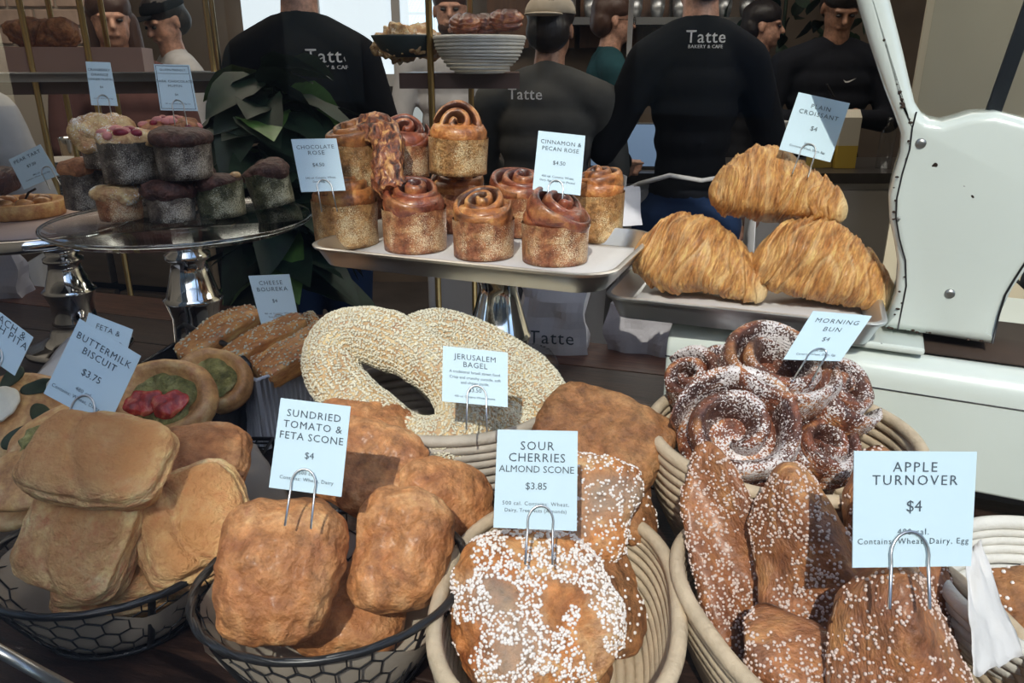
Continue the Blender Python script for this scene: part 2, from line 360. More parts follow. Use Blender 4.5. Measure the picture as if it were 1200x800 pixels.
# ============================================================ BASKETS, TRAYS, STANDS
M_RATTAN = plain('rattan_coil', (.66, .53, .37), .6, var=.22, vscale=40, bump=.35, bscale=180)
M_RATTAN_P = plain('pale_rattan_coil', (.72, .70, .64), .6, var=.12, vscale=40, bump=.3, bscale=180)
M_RATTAN_G = plain('grey_rattan_coil', (.50, .44, .36), .6, var=.2, vscale=40, bump=.3, bscale=180)
M_PAPER = plain('baking_parchment', (.40, .34, .27), .7, var=.12, vscale=12, bump=.5, bscale=25)
M_PAPERW = plain('white_parchment', (.66, .65, .64), .65, var=.08, vscale=9, bump=.5, bscale=25)
def coil_basket(label, loc, a, b, h, rz=0, n=12, flare=.72, ex=2.3, mat=None, rim_r=.0065, tilt=(0, 0)):
    mat = mat or M_RATTAN
    r = empty('proofing_basket', loc, rz); tag(r, label, 'basket', None); r.rotation_euler = (tilt[0], tilt[1], rz)
    cr = h / n * .56; rows = []
    for i in range(n):
        t = i / (n - 1); f = flare + (1 - flare) * math.sin(t * PI / 2) ** .8
        rows.append((f, cr + t * (h - cr - rim_r)))
    for i, (f, z) in enumerate(rows[:-1]):
        pts = [(sup(q / 72 * 2 * PI, ex)[0] * (a - rim_r) * f, sup(q / 72 * 2 * PI, ex)[1] * (b - rim_r) * f, z + .0012 * math.sin(q / 72 * 2 * PI + i)) for q in range(72)]
        MB().tube(pts, cr * 1.02, 6, True, up=(0, 0, 1)).build('coil', mat, r)
    pts = [(sup(q / 96 * 2 * PI, ex)[0] * (a - rim_r), sup(q / 96 * 2 * PI, ex)[1] * (b - rim_r), h - rim_r) for q in range(96)]
    MB().tube(pts, rim_r, 10, True, up=(0, 0, 1)).build('rim', mat, r)
    m = MB(); k = 9
    for i in range(k):
        f = flare * (i + .6) / (k + .3)
        m.tube([(sup(q / 48 * 2 * PI, ex)[0] * a * f, sup(q / 48 * 2 * PI, ex)[1] * b * f, cr) for q in range(48)], max(a, b) * flare / k * .55, 6, True, flat=.5, up=(0, 0, 1)) if False else m.tube([(sup(q / 48 * 2 * PI, ex)[0] * a * f, sup(q / 48 * 2 * PI, ex)[1] * b * f, cr) for q in range(48)], cr, 6, True, up=(0, 0, 1))
    m.lathe([(flare * .97, .0005), (flare * .97, cr * 1.2)], 48, a, b, ex=ex)
    m.build('base', mat, r, kind='stuff')
    return r
def wire_basket(label, loc, a, b, h, rz=0, cells=30, rows=4, flare=.62, liner=True, rim=.0032):
    r = empty('wire_basket', loc, rz); tag(r, label, 'basket')
    def P(th, t):
        f = flare + (1 - flare) * t ** .8; return Vector((math.cos(th) * a * f, math.sin(th) * b * f, .004 + t * (h - .006)))
    m = MB()
    for j in range(3):
        m.tube([P(2 * PI * q / 96, 1) + Vector((math.cos(j * 2.1 + q * .5) * .0022, 0, math.sin(j * 2.1 + q * .5) * .0022)) for q in range(96)], rim * .62, 6, True, up=(0, 0, 1))
    m.tube([P(2 * PI * q / 96, 1) for q in range(96)], rim, 8, True, up=(0, 0, 1)); m.build('rim', M_BLK, r)
    MB().tube([P(2 * PI * q / 72, 0) for q in range(72)], rim * .8, 6, True, up=(0, 0, 1)).build('base_ring', M_BLK, r)
    for k in range(4): MB().tube([P(k * PI / 2 + .5, t / 6) * 1. + Vector((0, 0, 0)) for t in range(7)], .004, 6, flat=.35).build('brace', M_BLK, r)
    m = MB(); dt = 1. / rows; w = 2 * PI / cells
    for j in range(rows):
        for i in range(cells):
            o = (j % 2) * .5; x = (i + o) * w; y = j * dt
            m.tube([P(x, y + dt * .28), P(x, y + dt * .0 + dt)], .0008, 4, cap=False) if j < rows else None
            for s in (-.5, .5): m.tube([P(x, y + dt * .28), P(x + s * w, y)], .0008, 4, cap=False)
    for i in range(-4, 5): 
        q = i / 4.6 * flare
        m.tube([(-a * math.sqrt(max(0, flare ** 2 - q * q)), b * q, .004), (a * math.sqrt(max(0, flare ** 2 - q * q)), b * q, .004)], .0008, 4); m.tube([(a * q, -b * math.sqrt(max(0, flare ** 2 - q * q)), .004), (a * q, b * math.sqrt(max(0, flare ** 2 - q * q)), .004)], .0008, 4)
    m.build('wire_mesh', M_BLK, r, kind='stuff')
    if liner:
        V = []; F = []; n = 60; K = 9
        for i in range(K):
            for k in range(n):
                th = 2 * PI * k / n; t = max(0, (i - 2) / (K - 3)); f = (flare * .96 * (i / 2) if i < 2 else (flare + (1 - flare) * t ** .8) * .955)
                top = .78 + .10 * math.sin(3 * th + 1) + .05 * math.sin(7 * th); cr_ = 1 + .012 * math.sin(th * 17 + i) * t
                V.append((math.cos(th) * a * f * cr_, math.sin(th) * b * f * cr_, .006 + t * h * top))
        for i in range(K - 1):
            for k in range(n): F.append((i * n + k, i * n + (k + 1) % n, (i + 1) * n + (k + 1) % n, (i + 1) * n + k))
        mesh('paper_liner', V, F, M_PAPER, r)
    return r
def sheet(name, pts, mat, parent=None, bow=.01, n=14, seed=0, thick=.0004):
    """crumpled paper: bilinear patch over four corners"""
    q = [Vector(p) for p in pts]; V = []; F = []
    for i in range(n + 1):
        for j in range(n + 1):
            u, v = i / n, j / n; p = q[0] * (1 - u) * (1 - v) + q[1] * u * (1 - v) + q[2] * u * v + q[3] * (1 - u) * v
            V.append(p + Vector((0, 0, bow * (4 * u * (1 - u) * 0 + noise.noise(Vector((u * 3 + seed, v * 3, seed))) + .4 * noise.noise(Vector((u * 9, v * 9 + seed, 2)))))))
    for i in range(n):
        for j in range(n): F.append((i * (n + 1) + j, (i + 1) * (n + 1) + j, (i + 1) * (n + 1) + j + 1, i * (n + 1) + j + 1))
    o = mesh(name, V, F, mat, parent); s = o.modifiers.new('t', 'SOLIDIFY'); s.thickness = thick; return o
M_STEEL = plain('brushed_steel', (.70, .73, .76), .42, 1., bump=.04, bscale=90, stretch=(1, 30, 30))
M_ALUT = plain('aluminium_tray', (.66, .66, .65), .33, 1., bump=.05, bscale=120)
M_SILVER = plain('polished_silver', (.78, .78, .77), .08, 1.)
M_GLASS = glass_mat('clear_glass', 0, (.93, .96, .97), False)
M_GLASST = glass_mat('thin_clear_glass', .02, (.93, .95, .96), True, 1.0)
def rrect(w, d, r, n=6):
    pts = []
    for (cx, cy, a0) in ((w - r, d - r, 0), (-w + r, d - r, 90), (-w + r, -d + r, 180), (w - r, -d + r, 270)):
        for i in range(n + 1):
            a = math.radians(a0 + 90 * i / n); pts.append((cx + r * math.cos(a), cy + r * math.sin(a)))
    return pts
def sheet_tray(label, loc, rz, w, d, h, mat, r=.02, wall=.003, floor=.004, cat='tray', parent=None):
    """w,d half sizes; rim lip, sloping walls, pressed floor"""
    V = []; F = []; prof = [(.012, 0), (.0, h - .003), (-.004, h), (-.004, h - .001), (.003, h - .003), (.003, h - .004), (.0155, floor), (.5, floor)]
    rings = []
    prof = [(.012, 0.), (.001, h - .005), (-.003, h - .004), (-.004, h - .001), (-.002, h), (.002, h), (.004, h - .003), (.015, floor)]
    for (ins, z) in prof:
        P_ = rrect(w - ins, d - ins, max(r - ins * .6, .004)); rings.append([len(V) + i for i in range(len(P_))]); V += [(x, y, z) for x, y in P_]
    n = len(rings[0])
    for a, b in zip(rings, rings[1:]):
        for i in range(n): F.append((a[i], a[(i + 1) % n], b[(i + 1) % n], b[i]))
    F.append(tuple(rings[0][::-1])); F.append(tuple(rings[-1]))
    o = mesh('serving_tray', V, F, mat, parent); autosmooth(o, 50); o.location = loc; o.rotation_euler = (0, 0, rz); tag(o, label, cat); return o
def stand_stem(h, s=1., foot=.075):
    return [(foot, 0), (foot, .006), (foot * .93, .012), (foot * .72, .018), (foot * .52, .032), (.036 * s, .045), (.027 * s, .055), (.033 * s, .058), (.031 * s, .064), (.030 * s, h * .42), (.036 * s, h * .52), (.038 * s, h * .54), (.033 * s, h * .56), (.024 * s, h * .72), (.022 * s, h * .78), (.028 * s, h * .80), (.028 * s, h * .83), (.022 * s, h * .85), (.026 * s, h * .93), (.038 * s, h * .985), (.038 * s, h)]

# ---- baskets
coil_basket('oval cream coil basket holding the sour cherry almond scones', (.039, .528, .92), .104, .142, .09, math.radians(-8), 11, .74, 2.5)
coil_basket('oval cream coil basket holding the apple turnovers beside the scones', (.261, .500, .92), .122, .148, .10, math.radians(14), 12, .74, 2.5)
coil_basket('round cream coil basket heaped with sugared morning buns', (.275, .705, .92), .137, .137, .15, 0, 14, .60, 2.)
coil_basket('oval greyish coil basket under the sesame bagels', (-.086, .822, .92), .139, .112, .135, math.radians(-10), 13, .72, 2., M_RATTAN_G)
coil_basket('round white coil basket cut by the right edge of the picture', (.462, .515, .92), .112, .112, .10, 0, 11, .55, 2., M_RATTAN_P)
wire_basket('black chicken wire basket filled with buttermilk biscuits', (-.369, .602, .92), .108, .094, .080, .2)
wire_basket('black chicken wire basket filled with tomato feta scones', (-.150, .542, .92), .113, .098, .095, .4, 36, 4)

# ---- babka tray on its silver pedestal
TR = (-.033, 1.006, 1.175)
t_b = sheet_tray('large aluminium tray on silver pedestal loaded with swirled rose buns', (TR[0], TR[1], 1.174), math.radians(-22), .20, .13, .026, M_ALUT, .042)
sheet('paper_liner', [(-.175, -.105, .0048), (.18, -.105, .0048), (.18, .108, .0048), (-.175, .108, .0048)], M_PAPERW, t_b, .0012, 12)
st = MB().lathe([(.085, 0), (.085, .005), (.065, .014), (.044, .028), (.038, .045), (.037, .13), (.040, .134), (.041, .142), (.044, .150), (.044, .154), (.041, .158), (.030, .198), (.026, .212), (.026, .222), (.034, .244), (.034, .2535)], 48).build('pedestal', M_SILVER)
st.location = (TR[0] + .015, TR[1] - .02, .92); tag(st, 'milk-can shaped silver pedestal under the rose bun tray', 'cake stand')
gd = MB().lathe([(.001, .0), (.062, 0), (.065, .004), (.062, .02), (.05, .036), (.025, .044), (.001, .046)], 48).build('glass_lid', M_GLASST); gd.location = (0.0176, 1.2197, 0.92); tag(gd, 'small clear glass dish beside the silver pedestal foot', 'dish')
# ---- croissant tray
CT = (0.2918, 0.9731, 1.163)
t_c = sheet_tray('brushed steel tray on the old scale carrying plain croissants', (.296, .939, 1.1235), math.radians(-21), .155, .105, .030, M_STEEL, .022)
sheet('paper_liner', [(-.135, -.085, .005), (.14, -.085, .005), (.14, .09, .005), (-.135, .09, .005)], M_PAPERW, t_c, .0015, 12, 3)
# ---- glass cake stand for muffins
gp = (-0.5217, 1.2073, 1.19); gs = empty('cake_stand', (gp[0], gp[1], .92)); tag(gs, 'clear glass plate on turned silver stem under the muffins', 'cake stand')
MB().lathe([(.001, .256), (.188, .256), (.197, .262), (.199, .268), (.194, .2675), (.186, .262), (.001, .261)], 72).build('glass_plate', M_GLASST, gs)
MB().lathe([(.10, .2685), (.193, .2715), (.1985, .2715), (.2, .269), (.198, .2665)], 72).v  # rim profile reference
MB().tube([(math.cos(q / 72 * 2 * PI) * .198, math.sin(q / 72 * 2 * PI) * .198, .266) for q in range(72)], .0028, 8, True, up=(0, 0, 1)).build('plate_rim', M_GLASS, gs)
MB().lathe(stand_stem(.255, 1.25, .098), 48).build('stem', M_SILVER, gs)
# ---- silver cake stand for the pear tart
gp2 = (-0.8419, 1.3435, 1.155); g2 = empty('cake_stand', (gp2[0] , gp2[1], .92)); tag(g2, 'round silver cake stand holding the pear tart at far left', 'cake stand')
MB().lathe([(.03, .232), (.12, .236), (.143, .240), (.146, .246), (.146, .262), (.142, .264), (.138, .262), (.001, .262)], 72).build('plate', M_SILVER, g2)
MB().lathe([(.001, .2622), (.128, .2622), (.128, .2652), (.001, .2652)], 60).build('parchment_round', plain('pink_parchment', (.60, .46, .40), .7, var=.1), g2)
so = MB().lathe(stand_stem(.235, 1.1, .084), 48).build('stem', M_SILVER, g2); so.location = (.035, -.0, 0); g2.scale = (1.08, 1.08, .88)
# ---- black metal trays at left
def wall_tray(name, label, cor, z0, mat, ribs=None, cat='tray', inset=.86, rim=.003):
    q = [Vector(c) for c in cor]; c = sum(q, Vector()) / 4; r = empty(name, (c.x, c.y, z0)); tag(r, label, cat)
    top = [p - Vector((c.x, c.y, z0)) for p in q]; bot = [Vector((p.x * inset, p.y * inset, .001)) for p in top]
    V = top + bot; F = [(i, (i + 1) % 4, 4 + (i + 1) % 4, 4 + i) for i in range(4)] + [(4, 5, 6, 7)]
    o = mesh('body', V, F, mat, r, False); s = o.modifiers.new('t', 'SOLIDIFY'); s.thickness = .002
    MB().tube([top[i] * (1 - t) + top[(i + 1) % 4] * t for i in range(4) for t in (0.02, .5, .98)], rim, 8, True, up=(0, 0, 1)).build('rim', mat, r)
    if ribs:
        for i in range(4):
            L = (top[(i + 1) % 4] - top[i]).length; k = int(L / ribs); m = MB()
            for j in range(1, k):
                t = j / k; a = top[i].lerp(top[(i + 1) % 4], t); b = bot[i].lerp(bot[(i + 1) % 4], t); m.tube([a * 1.01, b * 1.01], ribs * .33, 6)
            m.build('rib', mat, r, kind='stuff')
    return r, top
M_BLKG = plain('black_enamel', (.02, .017, .018), .22, coat=.5)
wt, tp = wall_tray('baking_tray', 'black enamel tray with arched handle holding tomato pistachio rounds', [(-0.3902, 0.8254, 1.0), (-0.3533, 0.9749, 1.0), (-0.5357, 1.146, 1.0), (-0.5623, 0.9809, 1.0)], .922, M_BLKG)
hb = tp[2].lerp(tp[1], .05); he = tp[2].lerp(tp[1], .95)
MB().tube([hb, hb + Vector((.005, 0, .028)), hb.lerp(he, .15) + Vector((0, 0, .042)), hb.lerp(he, .85) + Vector((0, 0, .042)), he + Vector((0, 0, .028)), he], .004, 8).build('handle', M_BLK, wt)
M_GREYRIB = plain('pale_grey_ribbed_metal', (.42, .44, .48), .5, .2)
wall_tray('loaf_tin', 'pale grey ribbed tin holding the cheese pastry sticks', [(-0.3333, 0.9221, 1.03), (-0.2542, 1.0286, 1.03), (-0.3716, 1.1761, 1.03), (-0.4717, 1.0533, 1.03)], .922, M_GREYRIB, .0075, 'tin', .9)
# parchment
sp = sheet('parchment_sheet', [(-0.2986, 0.7016, 0.93), (-0.2451, 0.7683, 0.93), (-0.3103, 0.8323, 0.985), (-0.3982, 0.8323, 0.985)], M_PAPER, None, .01, 14, 5); tag(sp, 'brown parchment sheet between the biscuit and scone baskets', 'paper')
sp = sheet('parchment_sheet', [(-0.7213, 0.9291, 0.96), (-0.6649, 1.0118, 0.96), (-0.5994, 1.1265, 1.01), (-0.7221, 1.2167, 1.0)], M_PAPERW, None, .012, 14, 8); tag(sp, 'whitish wax paper sheet behind the buttermilk biscuit card', 'paper')
# wire rack with hexagon wires beneath the round breads at left
wr = empty('wire_rack', (-0.3959, 0.858, 0.923)); tag(wr, 'small black wire rack on the counter behind the biscuits', 'rack')
m = MB()
for i in range(9): m.tube([(-.08, -.05 + i * .0125, .03), (.08, -.05 + i * .0125, .03)], .0013, 6); m.tube([(-.08 + i * .02, -.05, .0285), (-.08 + i * .02, .05, .0285)], .0011, 6)
m.build('wires', M_BLK, wr, kind='stuff')
MB().tube([(-.08, -.05, .03), (.08, -.05, .03), (.08, .05, .03), (-.08, .05, .03)], .003, 8, True, up=(0, 0, 1)).build('frame', M_BLK, wr)
for sx in (-.08, .08):
    for sy in (-.05, .05): MB().tube([(sx, sy, .03), (sx, sy, -.003)], .002, 6).build('leg', M_BLK, wr)

# ---- the old enamel scale
M_ENAMEL = plain('chipped_white_enamel', (.66, .72, .67), .22, coat=.6, var=.06, vscale=5)
_n = M_ENAMEL.node_tree.nodes; _l = M_ENAMEL.node_tree.links; _b = _n['Principled BSDF']
_tc = _n.new('ShaderNodeTexCoord'); _v = _n.new('ShaderNodeTexNoise'); _v.inputs['Scale'].default_value = 55; _v.inputs['Detail'].default_value = 3; _l.new(_tc.outputs['Object'], _v.inputs['Vector'])
_g = _n.new('ShaderNodeNewGeometry'); 
_r = _n.new('ShaderNodeMapRange'); _r.inputs['From Min'].default_value = .745; _r.inputs['From Max'].default_value = .755; _l.new(_v.outputs['Fac'], _r.inputs['Value'])
_m = _n.new('ShaderNodeMix'); _m.data_type = 'RGBA'; _l.new(_r.outputs[0], _m.inputs[0]); _src = _b.inputs['Base Color'].links[0].from_socket; _l.new(_src, _m.inputs[6]); _m.inputs[7].default_value = (.03, .02, .015, 1); _l.new(_m.outputs[2], _b.inputs['Base Color'])
SA = math.radians(-25)
SO = Vector((0.1937, 0.9047, 1.12)); SO.z = .92
sc = empty('shop_scale', SO, SA); tag(sc, 'old chipped white enamel shop scale carrying the croissant tray', 'scale')
# base: extruded profile across depth with rolled front edge
def prism(name, prof, x0, x1, mat, parent, axis='x'):
    n = len(prof); V = [(x0, p[0], p[1]) for p in prof] + [(x1, p[0], p[1]) for p in prof]
    F = [(i, (i + 1) % n, n + (i + 1) % n, n + i) for i in range(n)] + [tuple(range(n))[::-1], tuple(range(n, 2 * n))]
    return mesh(name, V, F, mat, parent, False)
prof = [(0.0, .045), (0.0, .150)] + [(.0 + .03 * (1 - math.cos(a)), .160 + .03 * math.sin(a)) for a in [i * PI / 16 for i in range(9)]] + [(.32, .193), (.32, .045)]
o = prism('lower_case', [(y + .0, z) for y, z in prof], 0.0, .78, M_ENAMEL, sc); bevel(o, .004, 3); autosmooth(o, 35)
o = MB().tube([(-.0005, -.0003, .152), (.78, -.0003, .152)], .0009, 6).build('seam', M_BLK, sc)
for fx in (.06, .70):
    for fy in (.05, .27): MB().lathe([(.02, 0), (.02, .02), (.014, .05), (.014, .05)], 20, c=(fx, fy, .0)).build('foot', M_BLK, sc)
o = slab('under_plate', (.03, .04, .02), (.75, .30, .045), M_BLK, sc)
# platform that carries the tray
o = slab('platform', (.0, .01, .1935), (.285, .24, .202), M_ENAMEL, sc, bev=.003)
hx = [(0.1471, 0.6096), (0.1622, 0.5607), (0.1805, 0.519), (0.2022, 0.4731), (0.2162, 0.4464), (0.2259, 0.4264), (0.2281, 0.4068), (0.225, 0.3839), (0.2234, 0.3606), (0.2283, 0.3344), (0.2373, 0.3092), (0.2448, 0.2836), (0.2481, 0.2509), (0.2447, 0.227), (0.2431, 0.208), (0.2988, 0.206), (0.3519, 0.204), (0.3534, 0.2182), (0.3548, 0.245), (0.3596, 0.2697), (0.3679, 0.2914), (0.3822, 0.3113), (0.3946, 0.3376), (0.3955, 0.3682), (0.3835, 0.4015), (0.3633, 0.4298), (0.3384, 0.4455), (0.3112, 0.4522), (0.2889, 0.45), (0.2743, 0.4445), (0.2632, 0.4407), (0.2509, 0.443), (0.2419, 0.4488), (0.2337, 0.4598), (0.2254, 0.481), (0.2144, 0.5104), (0.1947, 0.5598), (0.1787, 0.6079)]
HY = .045
def rounded_plate(name, pts, y0, y1, r, mat, parent, dx=0., dz=0., seg=4):
    n = len(pts); V = []; F = []; rings = []
    def off(d):
        R = []
        for i in range(n):
            a = Vector(pts[i - 1]); b = Vector(pts[i]); c = Vector(pts[(i + 1) % n]); t = (c - a).normalized(); R.append((b.x + t.y * -d * -1, b.y - t.x * d * -1)) 
        return R
    steps = [(r * (1 - math.sin(a)), y0 + r * (1 - math.cos(a))) for a in [i * PI / 2 / seg for i in range(seg + 1)]]
    steps = [(r * (1 - math.sin(a)), y0 + r * (1 - math.cos(a))) for a in [i * PI / 2 / seg for i in range(seg + 1)]] + [(r * (1 - math.cos(a)), y1 - r * (1 - math.sin(a))) for a in [i * PI / 2 / seg for i in range(seg + 1)]]
    ar = sum(pts[i][0] * pts[(i + 1) % n][1] - pts[(i + 1) % n][0] * pts[i][1] for i in range(n)); sg = 1 if ar > 0 else -1
    for d, y in steps:
        R = []
        for i in range(n):
            a = Vector(pts[i - 1]); b = Vector(pts[i]); c = Vector(pts[(i + 1) % n]); t = (c - a).normalized(); nn = Vector((-t.y, t.x)) * sg; R.append(b + nn * d)
        rings.append(len(V)); V += [(p[0] + dx, y, p[1] + dz) for p in R]
    for a, b in zip(rings, rings[1:]):
        for i in range(n): F.append((a + i, a + (i + 1) % n, b + (i + 1) % n, b + i))
    F.append(tuple(rings[0] + i for i in range(n))[::-1]); F.append(tuple(rings[-1] + i for i in range(n)))
    o = mesh(name, V, F, mat, parent); 
    bm = bmesh.new(); bm.from_mesh(o.data); bmesh.ops.recalc_face_normals(bm, faces=bm.faces); bm.to_mesh(o.data); bm.free(); autosmooth(o, 40); return o

rounded_plate('housing', hx, HY, HY + .085, .012, M_ENAMEL, sc)
# face plate seam and screws on the housing
seam = [(0.2368, 0.4504), (0.2354, 0.4338), (0.2365, 0.4117), (0.2333, 0.3844), (0.2322, 0.3593), (0.2346, 0.3378), (0.2417, 0.3145), (0.2514, 0.2912), (0.2568, 0.2621), (0.2565, 0.2368), (0.2562, 0.2099)]
MB().tube([(p[0], HY - .0002, p[1]) for p in seam], .0009, 6).build('seam', M_BLK, sc)
seam2 = [(0.3648, 0.3031), (0.3585, 0.2837), (0.3528, 0.2641), (0.351, 0.2396), (0.3512, 0.2079)]
MB().tube([(p[0], HY - .0002, p[1]) for p in seam2], .0012, 6).build('seam', M_BLK, sc)
M_RUST = plain('rust_and_chips', (.045, .025, .015), .8, var=.4)
for (x, z), rr_ in (((0.2461, 0.4183), .0055), ((0.3009, 0.2585), .0055), ((0.2373, 0.3371), .002)):
    s = MB().lathe([(rr_, 0), (rr_ * .9, .0015), (rr_ * .3, .002)], 20).build('screw', plain('steel_screw', (.4, .4, .38), .4, 1.), sc); s.rotation_euler = (PI / 2, 0, 0); s.location = (x, HY, z)
rnd = random.Random(4); m = MB()
SB = [(0.2454, 0.2105), (0.3514, 0.2069)]; SC = [(0.1921, 0.5558), (0.2261, 0.4768), (0.2356, 0.4529)]
for k in range(46):      # paint chips along the edges
    if k < 16: i = rnd.random() * (len(seam) - 1); a = Vector(seam[int(i)]).lerp(Vector(seam[int(i) + 1]), i % 1); x, z = a.x - rnd.uniform(.000, .007), a.y
    elif k < 34: a = Vector(SB[0]).lerp(Vector(SB[1]), rnd.random()); x, z = a.x, a.y + rnd.uniform(0, .002)
    else: i = rnd.random() * 2; a = Vector(SC[int(i)]).lerp(Vector(SC[int(i) + 1]), i % 1); x, z = a.x - .011 + rnd.uniform(-.001, .001), a.y
    s = rnd.uniform(.0004, .0015); m.ball((x, HY - .0002, z), (s * rnd.uniform(1, 2), .0005, s), 6, 4)
m.build('paint_chip', M_RUST, sc, kind='stuff')
MB().box((.262, HY - .02, .1925), (.49, HY + .14, .1945)).build('worn_patch', M_RUST, sc)
# glass dial pane and its dark frame bar above the housing
PA = (0.3111, 0.4447); PB = (0.3321, 0.5999); PC = (0.2375, 0.4513)
MB().box((PC[0], HY + .03, PC[1] - .02), (PC[0] + .5, HY + .034, PC[1] + .5)).build('dial_glass', M_GLASST, sc, False)
MB().tube([(PA[0], HY + .05, PA[1]), (PB[0], HY + .05, PB[1])], .010, 4).build('dial_frame_bar', M_BLK, sc, False)
LA = (0.3484, 0.2873); LB = (0.3847, 0.249)
MB().tube([(LA[0], HY + .10, LA[1]), (LB[0], HY + .10, LB[1]), (LB[0] + .01, HY + .1, LB[1] + .1)], .008, 6).build('lever', M_BLK, sc)

# ============================================================ PASTRIES
B_CROI = bread('croissant_crust', (.30, .10, .025), (.56, .26, .07), (.82, .50, .18), 26, 300, .8, .45, (3.2, 1, 1), .75, (.88, .68, .36), coat=.15)
B_BISC = bread('buttermilk_crust', (.50, .25, .09), (.72, .43, .19), (.84, .62, .34), 16, 260, 1., .7, (1, 1, 2.5), .9, (.56, .24, .075))
B_SCON = bread('tomato_scone_crust', (.30, .10, .035), (.50, .22, .08), (.66, .38, .18), 20, 240, .9, .6, (1, 1, 1), .5, (.38, .13, .04), coat=.1)
B_CHER = bread('cherry_scone_crust', (.30, .085, .02), (.50, .20, .06), (.62, .38, .18), 26, 240, .9, .6, (1, 1, 1), .55, (.36, .34, .28))
B_LOAF = bread('brown_scone_slab', (.17, .06, .02), (.32, .14, .05), (.42, .22, .09), 22, 240, .8, .6)
B_SES = bread('bagel_crust', (.50, .30, .13), (.60, .42, .22), (.66, .50, .30), 20, 240, .5, .6)
B_TURN = bread('turnover_crust', (.17, .055, .022), (.36, .14, .05), (.58, .29, .10), 16, 200, .8, .45, (1, 1, 3), .5, (.20, .06, .02), coat=.25)
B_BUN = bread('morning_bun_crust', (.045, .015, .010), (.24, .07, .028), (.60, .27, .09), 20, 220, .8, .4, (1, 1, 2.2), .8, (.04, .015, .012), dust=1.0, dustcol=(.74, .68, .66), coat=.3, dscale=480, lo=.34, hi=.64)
B_ROSE = bread('rose_bun_dough', (.13, .03, .012), (.48, .17, .045), (.78, .42, .13), 28, 160, .6, .38, (1, 1, 1), .9, (.035, .010, .008), coat=.35)
B_RED = bread('rose_bun_dark_dough', (.10, .02, .012), (.28, .07, .03), (.62, .27, .09), 28, 160, .6, .34, (1, 1, 1), .9, (.05, .012, .010), coat=.5)
M_CUP = bread('gold_baking_cup', (.28, .13, .05), (.42, .22, .08), (.58, .36, .15), 60, 500, .3, .5, dust=.75, dustcol=(.78, .62, .36), dscale=900, glit=.6)
M_CUPB = bread('brown_gold_baking_cup', (.20, .06, .03), (.34, .14, .06), (.50, .28, .12), 45, 500, .3, .5, dust=.6, dustcol=(.78, .62, .40), dscale=900, glit=.5)
M_CUPD = bread('silvery_baking_cup', (.045, .035, .03), (.12, .095, .075), (.22, .18, .14), 45, 500, .35, .45, dust=.75, dustcol=(.55, .50, .42), dscale=800, glit=.7)
M_CUPG = bread('greenish_baking_cup', (.03, .035, .02), (.09, .09, .045), (.22, .20, .11), 45, 500, .35, .4, dust=.75, dustcol=(.55, .54, .40), dscale=800, glit=.7)
M_SUGAR = plain('pearl_sugar', (.86, .80, .76), .35); M_SESM = plain('sesame_seed', (.82, .76, .58), .5, var=.2, vscale=250)
M_SUGARB = plain('brownish_sugar', (.70, .55, .48), .35)

# ---- croissants: fat crescent body of overlapping laminated bands
def croissant(label, loc, x, z, L=.082, R=.046, seed=0, bend=.35, tip=1.):
    V = []; T = []; nu, nv = 320, 96; bands = 4.2
    for i in range(nu + 1):
        s = i / nu * 2 - 1; a = s * bend
        s0 = s + .25
        if s0 > 0: r = R * (1 - .66 * (s0 / 1.25) ** 1.25) * max(0., 1 - s ** 16) ** .5 if s > 0 else R * (1 - .66 * (s0 / 1.25) ** 1.25)
        else: r = R * max(0., 1 - (abs(s0) / .75) ** 2.6) ** .6
        cx = Vector((s * L, -L * bend * s * s * .8, -.010 * s * s))
        for k in range(nv):
            b = 2 * PI * k / nv
            wob = .7 * noise.noise(Vector((s * 2.2, math.cos(b) * 1.2 + seed, math.sin(b) * 1.2)))
            ph = abs(s) ** 1.15 * bands + .55 * math.sin(b + seed) + .9 * wob; st = ph % 1.0
            st = st if st > .16 else .16 + (.16 - st) / .16 * .84
            step = (.5 - st) * .17 * (.25 + min(1, abs(s) * 1.6)) * (.6 + .6 * abs(wob) * 2)
            lam = noise.noise(Vector((ph * 11, b * 1.1 + seed, seed))) * .045 + noise.noise(Vector((s * L * 420, math.cos(b) * 3, math.sin(b) * 3 + seed))) * .030
            lump = noise.noise(Vector((s * 2.2 + seed, math.cos(b) * 1.3, math.sin(b) * 1.3))) * .16
            rr = r * (1 + step + lam + lump)
            y = math.cos(b) * rr; zz = math.sin(b) * rr * (.98 if math.sin(b) > 0 else .72)
            V.append(cx + Vector((0, y, zz)))
            endp = max(0, (s - .80) / .12) if tip else 0
            T.append(max(0, min(1, .45 * max(0, st - .72) / .28 + endp * 1.1 + .45 * max(0, noise.noise(Vector((ph * 14, b * 1.4, seed + 3)))))))
    F = [(i * nv + k, i * nv + (k + 1) % nv, (i + 1) * nv + (k + 1) % nv, (i + 1) * nv + k) for i in range(nu) for k in range(nv)]
    F = [f[::-1] for f in F]
    o = mesh('croissant', V, F, B_CROI, None, True, T); pose(o, loc, x, z); return tag(o, label, 'croissant')
croissant('golden croissant lying at the left of the steel tray', (0.2525, 0.9852, 1.1737), (.88, -.42, -.12), (.1, -.25, 1), .090, .060, 1, .30)
croissant('golden croissant lying at the right of the steel tray', (0.3955, 0.9432, 1.1753), (.86, -.42, -.20), (.15, -.2, 1), .088, .060, 7.3, .30)
croissant('golden croissant balanced on top of the other two', (0.3501, 1.0163, 1.2591), (.95, -.28, -.10), (.12, -.1, 1), .088, .056, 4.1, .22)

